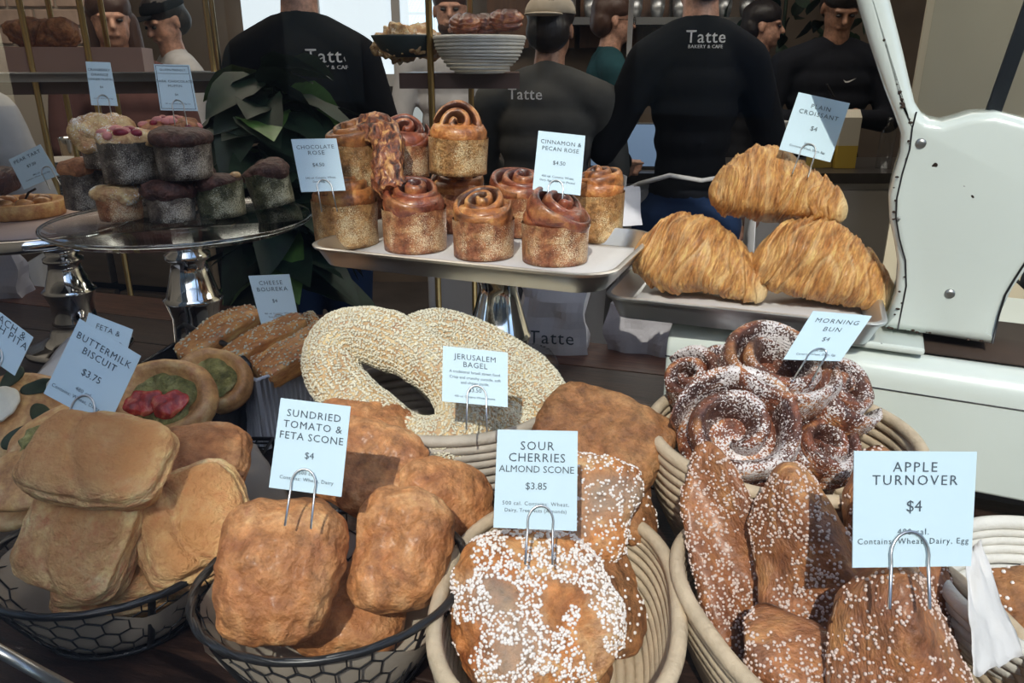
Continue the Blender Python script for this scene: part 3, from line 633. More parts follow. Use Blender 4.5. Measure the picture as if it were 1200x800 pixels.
# ---- buttermilk biscuits
def biscuit(label, loc, x, z, dims, seed, mat=B_BISC, e=4.2, crack=.12, name='biscuit', cat='biscuit', strata=.11):
    m = min(dims)
    def f(q, p):
        side = 1 - abs(p.z) ** 2
        d = noise.noise(Vector((q.x * 16 + seed, q.y * 16, q.z * 170))) * strata * side
        bulge = 1 + .10 * side - .05 * (q.z < 0)
        q = Vector((q.x * bulge, q.y * bulge, q.z)) + p * d * m * 2
        c = math.exp(-((q.x + .25 * dims[0] + .3 * q.y + .008 * math.sin(q.y * 60 + seed)) / .005) ** 2) * crack * m
        return q - Vector((0, 0, c * (1 if q.z > 0 else 0)))
    def t(q, p): return max(0, min(1, (abs(q.z) / dims[2] - .60) * 2.2 + noise.noise(q * 30 + Vector((seed, 0, 0))) * .5))
    o = blob(name, dims, mat, None, e, .14, 9, .03, 70, seed, 6, f, t, rug=.022); pose(o, loc, x, z); return tag(o, label, cat)
biscuit('top buttermilk biscuit, pale sided, skewered by its price card', (-0.3554, 0.5893, 1.0947), (.97, -.08, -.10), (.10, -.55, .86), (.056, .037, .021), 1)
biscuit('buttermilk biscuit leaning front left in the black wire basket', (-0.3739, 0.5655, 1.0294), (.93, .05, -.33), (-.05, -.80, .62), (.046, .043, .028), 2)
biscuit('buttermilk biscuit leaning at the right of the black wire basket', (-0.2924, 0.6009, 1.0242), (.85, .45, .20), (.30, -.62, .72), (.044, .046, .034), 3)
biscuit('buttermilk biscuit buried at the bottom of the wire basket', (-0.355, 0.5949, 0.9785), (1, .1, 0), (0, -.2, 1), (.048, .042, .026), 4)
biscuit('golden puffed bread behind the top buttermilk biscuit', (-0.3318, 0.6988, 1.0302), (1, .2, -.1), (0, -.4, 1), (.052, .042, .03), 5, B_SCON, 2.6)

# ---- tomato feta scones
def scone(label, loc, x, z, dims, seed, mat=B_SCON, poly=None, e=2.8, grains=0, gs=.0016, gm=None, cat='scone', name='scone', amp=.2, amp2=.05, bias=None):
    o = blob(name, dims, mat, None, e, amp, 16, amp2, 75, seed, 6, lambda q, p: q + p * (noise.noise(q * 160) * .012 * min(dims)), lambda q, p: max(0, min(1, .3 + noise.noise(q * 22 + Vector((seed, 1, 2))) * 1.6)), poly, rug=.045)
    pose(o, loc, x, z)
    if grains: scatter('sugar_grains', o, grains, gs, gm or M_SUGAR, o, bias, seed + 3)
    return tag(o, label, cat)
tri = polygon_radius([(1, -.75), (.55, .8), (-.6, .8), (-1, -.7)], .5)
scone('large tomato feta scone front left, carrying the price card clip', (-0.1846, 0.5195, 1.0345), (.97, .1, -.1), (-.10, -.80, .58), (.048, .057, .030), 11, e=3)
scone('tomato feta scone lying at the back top of the wire basket', (-0.1419, 0.6723, 1.045), (.93, -.2, -.18), (.05, -.62, .8), (.064, .044, .030), 12, e=2.8)
scone('tomato feta scone standing at the right front of its basket', (-0.0968, 0.5595, 1.0275), (.9, .25, -.25), (.15, -.82, .56), (.042, .052, .030), 13)
scone('tomato feta scone edge showing behind the right front one', (-0.0683, 0.6506, 1.0147), (.5, .6, -.5), (.45, -.65, .6), (.052, .038, .028), 14)
scone('darker tomato feta scone peeping out behind the others', (-0.1614, 0.7478, 1.0477), (1, -.15, -.1), (0, -.3, 1), (.055, .036, .026), 15)
scone('tomato feta scone buried at the bottom of the wire basket', (-0.1517, 0.574, 0.9504), (1, .1, 0), (0, -.1, 1), (.055, .05, .026), 16)

# ---- sour cherry almond scones
up_only = lambda c, n: n.z > -.1
scone('pearl sugared cherry scone at the front of the coil basket', (0.0194, 0.5108, 0.9961), (1, .05, 0), (.02, -.72, .70), (.070, .066, .030), 21, B_CHER, e=2.6, grains=2400, gs=.00155, bias=lambda c, n: n.z > .15 and noise.noise(c * 38) > -.18)
scone('sugared cherry scone standing behind the front one', (0.0544, 0.6251, 1.0324), (.95, -.2, -.15), (.1, -.80, .6), (.062, .046, .034), 22, B_CHER, e=4, grains=1300, gs=.0014, bias=lambda c, n: c.x > 0 or c.y > .02)
scone('brown cherry scone slab leaning at the back of the basket', (0.0922, 0.7078, 1.0549), (.86, -.35, -.38), (.05, -.55, .83), (.068, .048, .026), 23, B_LOAF, e=4.5)
scone('sugared cherry scone on its side against the right basket wall', (0.1165, 0.6607, 1.0133), (.2, -.75, -.6), (.75, -.3, .55), (.050, .026, .020), 24, B_LOAF, e=3, grains=200, gs=.0016)
scone('cherry scone mostly hidden under the front one', (0.0813, 0.5723, 0.9751), (.4, -.75, -.4), (.65, -.4, .6), (.060, .032, .022), 25, B_LOAF, e=3, grains=200, gs=.0016)
scone('cherry scone at the bottom of the coil basket', (0.0296, 0.5339, 0.9426), (1, 0, 0), (0, 0, 1), (.06, .06, .022), 26, B_LOAF)

# ---- apple turnovers: folded sugared triangles standing on edge
def turnover(label, loc, x, z, w, h, t, seed, grains=900, lean=0., gm=None):
    poly = polygon_radius([(-w, -h), (w, -h), (w * (.45 + lean), h * .45), (w * (.1 + lean), h * .95), (-w * (.25 - lean), h), (-w * (.75 - lean), h * .55)], .22)
    def f(q, p):
        r = noise.noise(Vector((q.x * 26 + seed, q.y * 9, seed))) * .012
        fold = .009 * math.sin((q.x * .9 + q.y * .35) * 70 + seed); return q + Vector((0, 0, (r + fold) * (1 if p.z > 0 else .3))) + p * noise.noise(q * 90) * .0018
    def tn(q, p): return max(0, min(1, .25 + noise.noise(Vector((q.x * 30 + seed, q.y * 12, 3))) * 1.5))
    o = blob('apple_turnover', (w, h, t), B_TURN, None, 2, .10, 14, .02, 60, seed, 6, f, tn, poly); pose(o, loc, x, z)
    if grains: scatter('sugar_grains', o, grains, .0013, gm or M_SUGARB, o, lambda c, n: n.z > .0 and noise.noise(c * 30 + Vector((seed, 0, 0))) > -.25, seed)
    return tag(o, label, 'turnover')
turnover('tall sugared apple turnover standing at the left of its basket', (0.2128, 0.5605, 1.0155), (.96, .15, .02), (-.12, -.86, .5), .050, .108, .020, 31, 1500, -.45)
turnover('sugared apple turnover with sunlit tip, second from the left', (0.248, 0.5166, 1.0267), (.95, .1, .1), (-.05, -.88, .47), .060, .100, .022, 32, 1700)
turnover('apple turnover at the front carrying the price card clip', (0.2709, 0.4255, 1.0395), (.98, -.12, .02), (.10, -.86, .5), .058, .068, .024, 33, 900)
turnover('apple turnover leaning low beside the front one', (0.224, 0.4432, 1.0004), (.75, .3, .55), (-.2, -.85, .5), .050, .064, .020, 34, 900)
turnover('apple turnover hidden behind the apple turnover card', (0.3236, 0.543, 1.0407), (.97, .1, 0), (0, -.85, .5), .055, .085, .020, 35, 500)

# ---- morning buns and rose buns: dough ribbons coiled up
def ribbon(R, H, turns, th, seed, inner=.25, cone=.0, lift=.0, wob=.06):
    """coiled strip: returns verts, faces, tone; height H, thickness th, coil rises towards the centre by lift"""
    V = []; F = []; T = []; n = int(40 * turns) + 1; sec = []
    K = 18
    for k in range(K):
        a = 2 * PI * k / K; c, s = sup(a, 3.2); sec.append((c * .5, s * .5))
    for i in range(n):
        t = i / (n - 1); th_ = t * turns * 2 * PI; r = R * (inner + (1 - inner) * t) - th * .5
        r *= 1 + wob * noise.noise(Vector((math.cos(th_) + seed, math.sin(th_), t * 2)))
        taper = min(1, t * 8 + .25, (1 - t) * 10 + .2); z0 = lift * (1 - t) + .08 * H * noise.noise(Vector((th_ * .5, seed, 1)))
        ct, st = math.cos(th_ + seed), math.sin(th_ + seed)
        for k, (a, b) in enumerate(sec):
            bulge = 1 - .25 * abs(b * 2) ** 2
            rr = r + a * th * taper * bulge + cone * b * H
            rr += noise.noise(Vector((th_ * 1.2, b * 9, seed))) * th * .10
            V.append((rr * ct, rr * st, z0 + b * H * (.55 + .45 * taper)))
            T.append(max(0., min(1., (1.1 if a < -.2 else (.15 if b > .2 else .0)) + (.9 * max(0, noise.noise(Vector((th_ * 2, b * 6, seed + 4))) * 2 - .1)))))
    for i in range(n - 1):
        for k in range(K): F.append((i * K + k, (i + 1) * K + k, (i + 1) * K + (k + 1) % K, i * K + (k + 1) % K))
    F.append(tuple(range(K))); F.append(tuple((n - 1) * K + k for k in range(K))[::-1]); return V, F, T
def bun(label, loc, x, z, R, H, turns, th, seed, inner=.25, cone=0., lift=0.):
    V, F, T = ribbon(R, H, turns, th, seed, inner, cone, lift, .12)
    b = MB(); b.add(V, F, T); b.lathe([(R * .75, -H * .42), (R * .8, -H * .2), (R * .5, -H * .02), (.001, 0)], 32)
    o = b.build('morning_bun', B_BUN); pose(o, loc, x, z); scatter('sugar_grains', o, 500, .0009, M_SUGAR, o, None, int(seed), sub=0); return tag(o, label, 'bun')
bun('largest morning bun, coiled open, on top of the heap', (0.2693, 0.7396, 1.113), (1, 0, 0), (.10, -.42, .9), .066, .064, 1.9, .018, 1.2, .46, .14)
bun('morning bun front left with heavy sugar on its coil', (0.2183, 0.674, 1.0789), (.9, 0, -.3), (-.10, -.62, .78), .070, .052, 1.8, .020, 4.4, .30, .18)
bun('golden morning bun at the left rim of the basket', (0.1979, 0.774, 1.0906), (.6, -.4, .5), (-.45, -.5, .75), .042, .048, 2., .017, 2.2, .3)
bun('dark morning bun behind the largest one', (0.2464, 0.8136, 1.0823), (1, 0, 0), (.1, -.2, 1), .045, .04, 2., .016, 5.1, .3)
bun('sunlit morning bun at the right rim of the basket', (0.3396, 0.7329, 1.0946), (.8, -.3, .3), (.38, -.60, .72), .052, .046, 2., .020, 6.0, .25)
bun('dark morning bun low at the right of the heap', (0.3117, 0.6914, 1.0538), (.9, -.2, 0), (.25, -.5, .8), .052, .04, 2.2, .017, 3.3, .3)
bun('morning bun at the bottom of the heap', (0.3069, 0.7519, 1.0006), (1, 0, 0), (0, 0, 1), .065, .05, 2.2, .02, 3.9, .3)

def rose(label, loc, x, z, mat, cup, r=.042, hc=.052, seed=0., tR=1.12, tilt=(0, 0), turns=2.6, drop=0., cat='bun'):
    """a baking cup with a coiled rose of dough; the root is the dough, the cup its part"""
    V, F, T = ribbon(r * tR, .030, turns, .0125, seed, .16, .06, .012, .10)
    E_ = Euler((tilt[0], tilt[1], 0)).to_matrix(); b = MB()
    b.add([E_ @ Vector(v) + Vector((0, 0, hc + .010)) for v in V], F, T)
    b.lathe([(r * .93, hc * .8), (r * .97, hc - .001), (r * .98, hc + .008), (r * .85, hc + .017), (r * .5, hc + .018), (.001, hc + .018)], 40)
    o = b.build('rose_bun', mat)
    sg = Vector((0, 0, 0)); V2 = []; F2 = []; n = 64; K = 8
    for i in range(K + 1):
        for k in range(n):
            a = 2 * PI * k / n; t = i / K; rr = r * (1.0 + .03 * t + .010 * noise.noise(Vector((math.cos(a) * 2, math.sin(a) * 2, t * 2 + seed)))); V2.append((rr * math.cos(a), rr * math.sin(a), hc * t * (1 + (.06 * noise.noise(Vector((math.cos(a) * 1.5, math.sin(a) * 1.5, seed))) if i == K else 0))))
    for i in range(K):
        for k in range(n): F2.append((i * n + k, i * n + (k + 1) % n, (i + 1) * n + (k + 1) % n, (i + 1) * n + k))
    F2.append(tuple(range(n))[::-1])
    mesh('baking_cup', V2, F2, cup, o)
    pose(o, loc, x, z); return tag(o, label, cat)
TZ = 1.145
def tz(p, z=TZ): return (p[0], p[1], z)
SP = (.12, -.30, 1)
rose('chocolate rose bun front left on the tray, flat coiled top', (-0.233, 1.0688, 1.18), (1, 0, 0), (0, 0, 1), B_ROSE, M_CUP, .044, .060, .6, 1.0)
rose('glossy dark rose bun, second in the front row', (-0.1326, 1.0369, 1.18), (1, 0, 0), (0, 0, 1), B_RED, M_CUPB, .0425, .056, 1.9, 1.12, (.32, .05))
rose('pecan rose bun with tilted coil, third in the front row', (-0.0374, 0.9971, 1.18), (1, 0, 0), (0, 0, 1), B_ROSE, M_CUPB, .0395, .048, 2.6, 1.14, (.42, -.15))
rose('cinnamon pecan rose bun carrying the card, fourth in front row', (0.0551, 0.969, 1.18), (1, 0, 0), (0, 0, 1), B_RED, M_CUPB, .042, .050, 3.4, 1.18, (.30, .45))
rose('golden rose bun at the right end behind the card', (0.1218, 1.1026, 1.18), (1, 0, 0), (0, 0, 1), B_ROSE, M_CUP, .038, .066, 4.4, 1.05, (.1, -.2))
rose('rose bun in the second row behind the first gap', (-0.1859, 1.203, 1.18), (1, 0, 0), (0, 0, 1), B_ROSE, M_CUPB, .040, .054, 5.0, 1.1)
rose('nutty rose bun in the middle of the second row', (-0.081, 1.1634, 1.18), (1, 0, 0), (0, 0, 1), B_ROSE, M_CUPB, .040, .056, 6.2, 1.15, (.25, 0))
rose('dark glossy rose bun in the second row by the card', (0.0128, 1.1383, 1.18), (1, 0, 0), (0, 0, 1), B_RED, M_CUPB, .042, .056, 7.1, 1.15, (.3, .1))
rose('stacked rose bun at upper left in a tall gold cup', (-0.22, 1.1081, 1.2482), (1, 0, 0), (-.04, 0, 1), B_ROSE, M_CUP, .036, .062, 8.3, 1.15, (.2, -.25))
rose('upright rose bun stacked behind the drooping one', (-0.1568, 1.1355, 1.265), (1, 0, 0), (.06, .05, 1), B_RED, M_CUPB, .036, .044, 9.5, 1.12, (.75, .1))
rose('stacked rose bun at upper right showing a full spiral', (-0.077, 1.1164, 1.2712), (1, 0, 0), (.03, -.02, 1), B_ROSE, M_CUP, .041, .050, .9, 1.0, (.95, -.12), 2.3)
# twisted dough hanging over the stack
m = MB()
P0 = [(-0.214, 1.1039, 1.3244), (-0.1861, 1.0976, 1.3364), (-0.1672, 1.0753, 1.319), ((-0.1668, 1.056, 1.2951)), (-0.1694, 1.043, 1.2742), (-0.1572, 1.0317, 1.2578)]
m.tube([Vector(P0[0]).lerp(Vector(P0[1]), .2)] + P0[1:], lambda i: (.022, .027, .024, .022, .024, .020)[i], 20, flat=.75)
o = m.build('dough_twist', bread('chocolate_streaked_dough', (.03, .010, .008), (.26, .07, .025), (.66, .34, .12), 38, 120, .8, .35, (2.5, 2.5, 1), coat=.4, lo=.40, hi=.62)); sd = o.modifiers.new('s', 'SUBSURF'); sd.levels = 2; sd.render_levels = 2
tx = bpy.data.textures.new('twist_relief', 'CLOUDS'); tx.noise_scale = .012; dm = o.modifiers.new('d', 'DISPLACE'); dm.texture = tx; dm.strength = .016
tag(o, 'twisted chocolate dough drooping over the front of the stack', 'bun')

# ---- Jerusalem bagels: long sesame rings
def ring_bagel(label, loc, x, z, A, Bh, r, seed, seeds=3200):
    V = []; T = []; nu, nv = 120, 28
    for i in range(nu):
        a = 2 * PI * i / nu; c, s = sup(a, 2.2); lx = c * A; ly = s * Bh * (1 + .12 * c)
        for k in range(nv):
            b = 2 * PI * k / nv; rr = r * (1 + .12 * noise.noise(Vector((c * 1.5 + seed, s * 1.5, 0))) + .06 * noise.noise(Vector((c * 5, s * 5, math.cos(b) + seed))))
            nx, ny = c / A, s / Bh; l = math.hypot(nx, ny); nx /= l; ny /= l
            V.append((lx + nx * math.cos(b) * rr, ly + ny * math.cos(b) * rr, math.sin(b) * rr * .9))
    F = [(i * nv + k, ((i + 1) % nu) * nv + k, ((i + 1) % nu) * nv + (k + 1) % nv, i * nv + (k + 1) % nv) for i in range(nu) for k in range(nv)]
    o = mesh('sesame_bagel', V, F, B_SES, None, True); pose(o, loc, x, z)
    Vn = None; scatter('sesame_seeds', o, seeds, .0015, M_SESM, o, lambda c, n: n.z > -.45, int(seed) + 2, 1.3, 0); return tag(o, label, 'bagel')
ring_bagel('big sesame bagel ring in front, its long hole facing the window', (-0.1326, 0.7957, 1.0772), (.80, -.35, -.48), (-.15, -.72, .68), .096, .044, .032, 1, 13000)
ring_bagel('sesame bagel ring behind the front one, arching up to its right', (-0.0386, 0.8466, 1.0707), (.83, -.25, -.42), (.15, -.70, .7), .085, .036, .028, 5, 11000)
ring_bagel('darker sesame bagel ring low at the right of the basket', (-0.0079, 0.8061, 1.0471), (.75, -.2, -.45), (.3, -.65, .7), .062, .032, .028, 8, 8000)

# ---- muffins
B_MUFP = bread('pale_muffin_top', (.50, .28, .12), (.66, .43, .20), (.78, .58, .33), 30, 200, .9, .6, dust=.6)
B_MUFC = bread('chocolate_muffin_top', (.035, .012, .010), (.07, .025, .018), (.12, .045, .03), 30, 200, 1., .5)
B_MUFB = bread('brown_muffin_top', (.16, .05, .02), (.34, .13, .05), (.52, .24, .10), 30, 200, .9, .6)
M_BERRY = plain('berry_stain', (.30, .015, .045), .35, var=.5, vscale=60)
M_PINK = plain('pink_berry_crumb', (.72, .28, .26), .6, var=.3, vscale=90)
def muffin(label, base, top, cup, r, hc, seed, ov=1.12, dome=.5, up=(0, 0, 1), extra=None):
    o = blob('muffin', (r * ov, r * ov, r * dome), top, None, 2.2, .28, 18, .08, 60, seed, 5, rug=.09)
    for v in o.data.vertices: v.co.z += hc
    n = 48; K = 5; V2 = []
    for i in range(K + 1):
        for k in range(n):
            a = 2 * PI * k / n; t = i / K; rr = r * (.93 + .07 * t + .02 * noise.noise(Vector((math.cos(a) * 2, math.sin(a) * 2, t * 2 + seed)))); V2.append((rr * math.cos(a), rr * math.sin(a), hc * t + (.004 * noise.noise(Vector((math.cos(a) * 3, math.sin(a) * 3, seed))) if i == K else 0)))
    F2 = [(i * n + k, i * n + (k + 1) % n, (i + 1) * n + (k + 1) % n, (i + 1) * n + k) for i in range(K) for k in range(n)] + [tuple(range(n))[::-1]]
    mesh('baking_cup', V2, F2, cup, o)
    if extra:
        rn = random.Random(seed)
        for (mt, cnt, s) in extra:
            b = MB()
            for _ in range(cnt):
                a = rn.uniform(PI * .95, PI * 2.05); q = rn.uniform(.2, .95); b.ball((math.cos(a) * r * ov * q, math.sin(a) * r * ov * q, hc + r * dome * math.sqrt(1 - q * q) * .97), (s * rn.uniform(.7, 1.3), s, s * .7), 8, 6)
            b.build('berry', mt, o, kind='stuff')
    pose(o, base, (1, 0, 0), up); return tag(o, label, 'muffin')
MZ = 1.184
muffin('brown topped muffin leaning at the left edge of the plate', (-0.7318, 1.3243, 1.184), B_MUFB, M_CUPD, .036, .066, 1, 1.03, .45, (.06, 0, 1))
muffin('small blueberry muffin low at front left of the plate', (-0.6252, 1.2244, 1.184), B_MUFP, M_CUPB, .034, .040, 2, 1.15, .6)
muffin('dark chocolate muffin low in the front middle', (-0.5402, 1.2173, 1.184), B_MUFC, M_CUPD, .037, .048, 3, 1.05, .5)
muffin('choc crumb muffin in greenish cup with pale nut on top', (-0.4727, 1.2536, 1.184), B_MUFC, M_CUPG, .039, .056, 4, 1.03, .35, (-.05, 0, 1), [(B_MUFP, 5, .008)])
muffin('dark muffin leaning at the right edge of the plate', (-0.4166, 1.3495, 1.184), B_MUFC, M_CUPG, .038, .058, 5, 1.0, .5, (-.18, 0, 1))
muffin('dark muffin in the back of the plate under the stack', (-0.6522, 1.3669, 1.184), B_MUFC, M_CUPD, .038, .05, 6, 1.0, .5)
muffin('dark muffin at the back of the plate by the plant', (-0.5643, 1.3669, 1.184), B_MUFC, M_CUPD, .038, .05, 16, 1.0, .5)
muffin('pink cranberry muffin stacked in the middle of the pile', (-0.6032, 1.2336, 1.2422), B_MUFP, M_CUPD, .042, .062, 7, 1.05, .45, (0, 0, 1), [(M_PINK, 14, .009), (M_BERRY, 4, .010)])
muffin('dark chocolate muffin stacked on top at the right', (-0.5122, 1.2253, 1.2487), B_MUFC, M_CUPD, .043, .062, 8, 1.04, .4)
muffin('big domed cranberry orange muffin at the top left', (-0.6713, 1.3025, 1.2562), B_MUFP, M_CUPD, .038, .045, 9, 1.38, .85)
muffin('raspberry crumb muffin behind the chocolate one', (-0.5706, 1.3253, 1.2604), B_MUFB, M_CUPD, .040, .05, 10, 1.2, .55, (0, 0, 1), [(M_PINK, 12, .009), (M_BERRY, 8, .008)])

# ---- pear tart
pt = (-0.9017, 1.413, 1.154); o = MB().lathe([(.062, 0), (.070, .002), (.073, .026), (.069, .029), (.064, .022), (.001, .021)], 60).build('pear_tart', bread('tart_shell', (.45, .20, .06), (.62, .34, .12), (.72, .44, .19), 20, 200, .3, .55), None)
o.location = (pt[0], pt[1], 1.1535); tag(o, 'round golden pear tart on the silver stand', 'tart')
m = MB()
for i in range(7):
    a = i * 2 * PI / 7; m.ball((.038 * math.cos(a), .038 * math.sin(a), .026), (.017, .013, .009))
m.build('pear_slice', bread('baked_pear', (.30, .11, .03), (.5, .24, .08), (.62, .36, .16), 30, 200, .4, .35, coat=.4), o, kind='stuff')
m = MB(); m.tube([(.02, -.02, .03), (.03, -.02, .045), (.045, -.022, .052)], .0022, 6); m.build('stem', M_BLK, o)
o = scone('nut topped dark pastry cut by the left edge above the tart', (-0.9157, 1.3751, 1.2218), (1, 0, 0), (0, -.1, 1), (.03, .04, .022), 41, B_MUFC, cat='pastry', name='nut_pastry')

# ---- tomato pistachio rounds
B_DOUGH = bread('soft_golden_dough', (.44, .19, .06), (.62, .34, .13), (.76, .52, .27), 14, 200, .4, .5, coat=.1)
M_PIST = bread('pistachio_spread', (.10, .10, .02), (.26, .24, .07), (.45, .41, .17), 60, 300, 1., .6)
M_TOM = bread('roast_tomato', (.22, .01, .012), (.50, .03, .02), (.72, .22, .10), 60, 200, .4, .25, coat=.6)
def round_bread(label, loc, x, z, R, seed, toms=2, sq=.86):
    V = []; nu, nv = 72, 18
    prof = [(0, .010), (.45, .010), (.58, .013), (.68, .021), (.80, .026), (.92, .022), (1, .010), (.96, .001), (.80, -.004), (0, -.005)]
    b = MB(); b.lathe([(max(p[0] * R, .0003), p[1]) for p in prof], 72); V = []
    for v in b.v:
        q = Vector(v); d = noise.noise(q * 40 + Vector((seed, 0, 0))) * .003 + noise.noise(q * 120) * .0008; V.append((q.x * (1 + d * 8), q.y * sq * (1 + d * 8), q.z + d))
    o = mesh('tomato_round', V, b.f, B_DOUGH, None, True)
    f = blob('pistachio_filling', (R * .62, R * .62 * sq, .007), M_PIST, o, 2, .5, 40, .2, 120, seed, 5); f.location = (0, 0, .014)
    rn = random.Random(seed)
    for i in range(toms):
        t = blob('tomato_slice', (R * .34, R * .24, .0045), M_TOM, o, 2.6, .5, 60, .3, 150, seed + i, 4); t.location = ((-.34 + i * .52) * R, (-.18 + .05 * i) * R, .021 + .002 * i); t.rotation_euler = (.1, 0, rn.random())
    pose(o, loc, x, z); return tag(o, label, 'pastry')
round_bread('pistachio round bread with two red tomato slices in front', (-0.4144, 0.8485, 1.032), (.95, -.1, -.1), (.02, -.72, .72), .062, 3)
round_bread('pistachio round bread behind, its filling partly hidden', (-0.3867, 0.9207, 1.0258), (.9, -.2, -.2), (.1, -.66, .72), .052, 6, 1)
# ---- cheese pastry sticks
B_STIX = bread('pastry_stick_crust', (.38, .12, .03), (.62, .28, .08), (.80, .50, .20), 18, 220, .7, .42, (.6, 2, 2), coat=.3)
def stick(label, a, b, w, seed):
    a = Vector(a); b = Vector(b); d = b - a; L = d.length / 2
    o = blob('cheese_pastry', (L, w, w * .72), B_STIX, None, 4.5, .12, 12, .03, 80, seed, 5, lambda q, p: q + Vector((0, 0, .003 * math.sin(q.x * 55 + seed)))); pose(o, (a + b) / 2, d, (0, -.45, 1))
    scatter('sesame_seeds', o, 160, .0016, M_SESM, o, lambda c, n: n.z > .3, seed, 1.5, 0); return tag(o, label, 'pastry')
stick('cheese pastry stick at far left, rising to the right', (-0.4704, 1.0108, 1.0393), (-0.3835, 1.1119, 1.054), .023, 1)
stick('cheese pastry stick in the middle of the tin', (-0.4052, 0.988, 1.0353), (-0.3091, 1.0799, 1.0539), .020, 2)
stick('cheese pastry stick in front with pale cut filling', (-0.3377, 0.9453, 1.0349), (-0.2542, 1.0353, 1.0484), .026, 3)
stick('cheese pastry stick buried beneath the upper ones', (-0.372, 1.0026, 1.0168), (-0.3111, 1.0491, 1.0276), .024, 4)
stick('cheese pastry stick end behind the boureka card', (-0.34, 1.1345, 1.0284), (-0.3091, 1.1576, 1.0333), .018, 5)
# ---- left savoury breads
M_LEAF = plain('dark_green_leaf', (.035, .055, .018), .5, var=.4, vscale=70); M_CHZ = plain('white_cheese', (.72, .68, .56), .5, bump=.3, bscale=120)
def pita(label, loc, x, z, R, seed, leaves, cheese, spread=False):
    o = blob('savoury_round', (R, R * .9, R * .26), B_DOUGH, None, 2.4, .15, 14, .03, 60, seed, 5)
    for i, (lx, ly, a, s) in enumerate(leaves):
        l = blob('leaf', (s, s * .55, .0018), M_LEAF, o, 2, 1.2, 40, .2, 90, seed + i, 3); l.location = (lx, ly, R * .25 + .002); l.rotation_euler = (.1, -.15, a)
    for (cx, cy, s) in cheese:
        c = blob('cheese_slice', (s, s * 1.15, .005), M_CHZ, o, 2.4, .2, 60, .1, 150, seed, 4); c.location = (cx, cy, R * .27 + .004)
    if spread:
        f = blob('pistachio_filling', (R * .8, R * .35, .006), M_PIST, o, 2, .6, 40, .3, 120, seed, 5); f.location = (0, R * .15, R * .24)
    pose(o, loc, x, z); return tag(o, label, 'pastry')
pita('savoury round with dark leaves and white cheese, cut by left edge', (-0.5395, 0.7616, 1.0564), (.95, -.2, 0), (.1, -.6, .8), .058, 2, [(.012, .03, .4, .018), (.030, .003, -.6, .016), (.022, -.028, .9, .018), (-.02, .035, 1.2, .014)], [(-.014, .0, .019), (.036, .036, .013)])
pita('green pistachio bread squeezed behind the buttermilk biscuits', (-0.4693, 0.7153, 1.0462), (.75, .5, .35), (.05, -.6, .8), .050, 4, [], [], True)
pita('golden plain round bread low at the left edge', (-0.4894, 0.6767, 1.028), (1, 0, 0), (-.1, -.5, .8), .042, 6, [], [])
pita('savoury round lying beneath the leaf topped one', (-0.5507, 0.7431, 1.0055), (1, 0, 0), (0, -.3, 1), .055, 8, [], [])
pita('savoury round at the bottom left of the display', (-0.5303, 0.72, 0.9715), (1, 0, 0), (0, 0, 1), .055, 9, [], [])
# pastries in the right edge basket
scone('reddish brown pastry in the white basket at right edge', (0.4188, 0.5053, 0.9956), (.9, .2, 0), (-.2, -.7, .6), (.032, .045, .022), 44, B_LOAF, grains=120, cat='pastry', name='fruit_pastry')
sp = sheet('parchment_sheet', [(0.3533, 0.5109, 1.0694), (0.3667, 0.5091, 1.0644), (0.3733, 0.4475, 1.0121), (0.312, 0.4116, 1.0304)], M_PAPERW, None, .01, 14, 3); tag(sp, 'crumpled white parchment beside the front apple turnover', 'paper')

# ============================================================ PRICE CARDS   (text, row, size, letter space)
card('long white card lettered buttermilk biscuit stuck in the top biscuit', [(-0.3943, 0.665, 1.2003), (-0.3383, 0.6533, 1.1682), (-0.3634, 0.6219, 1.1112), (-0.4209, 0.6324, 1.1401)], [('BUTTERMILK', .17, .135, 1.15), ('BISCUIT', .30, .135, 1.15), ('$3.75', .53, .135, 1.), ('480 cal.', .75, .075, 1.1), ('Contains: Wheat, Dairy, Egg', .85, .07, 1.1)], (.60, .985), cs=1.15)
card('card lettered feta and pistachio half hidden behind the biscuit card', [(-0.4409, 0.7621, 1.1748), (-0.3947, 0.756, 1.1581), (-0.4038, 0.7303, 1.1168), (-0.4494, 0.7364, 1.1333)], [('FETA &', .20, .16, 1.1), ('PISTACHIO', .40, .14, 1.1), ('$4', .7, .12, 1.)], (.5, 1.0))
card('card lettered spinach and labneh pita cut by the left edge', [(-0.5573, 0.7685, 1.1923), (-0.4987, 0.7533, 1.1506), (-0.5117, 0.7303, 1.1168), (-0.5697, 0.7439, 1.1539)], [('SPINACH &', .14, .15, 1.1), ('LABNEH PITA', .32, .15, 1.1), ('$4', .56, .13, 1.), ('Contains: Wheat', .85, .07, 1.)], (.62, .98))
card('tiny card lettered cheese boureka above the pastry sticks', [(-0.3914, 1.1046, 1.1217), (-0.3306, 1.1055, 1.1241), (-0.3126, 1.0709, 1.0583), (-0.3691, 1.0704, 1.0571)], [('CHEESE', .15, .15, 1.2), ('BOUREKA', .28, .15, 1.2), ('$4', .52, .13, 1.), ('480 cal. Contains: Wheat', .78, .06, 1.1), ('Dairy, Egg, Sesame', .85, .06, 1.1)], (.52, .98))
card('card lettered cranberry orange ginger muffin on the domed muffin', [(-0.7, 1.3411, 1.4206), (-0.6594, 1.3406, 1.4192), (-0.6417, 1.3057, 1.3527), (-0.6847, 1.3062, 1.354)], [('CRANBERRY', .16, .16, 1.), ('ORANGE', .27, .16, 1.1), ('GINGER MUFFIN', .38, .14, .95), ('$4', .56, .13, 1.), ('420 cal.', .76, .08, 1.), ('Contains: Wheat, Dairy, Egg', .83, .065, 1.)], (.5, .95))
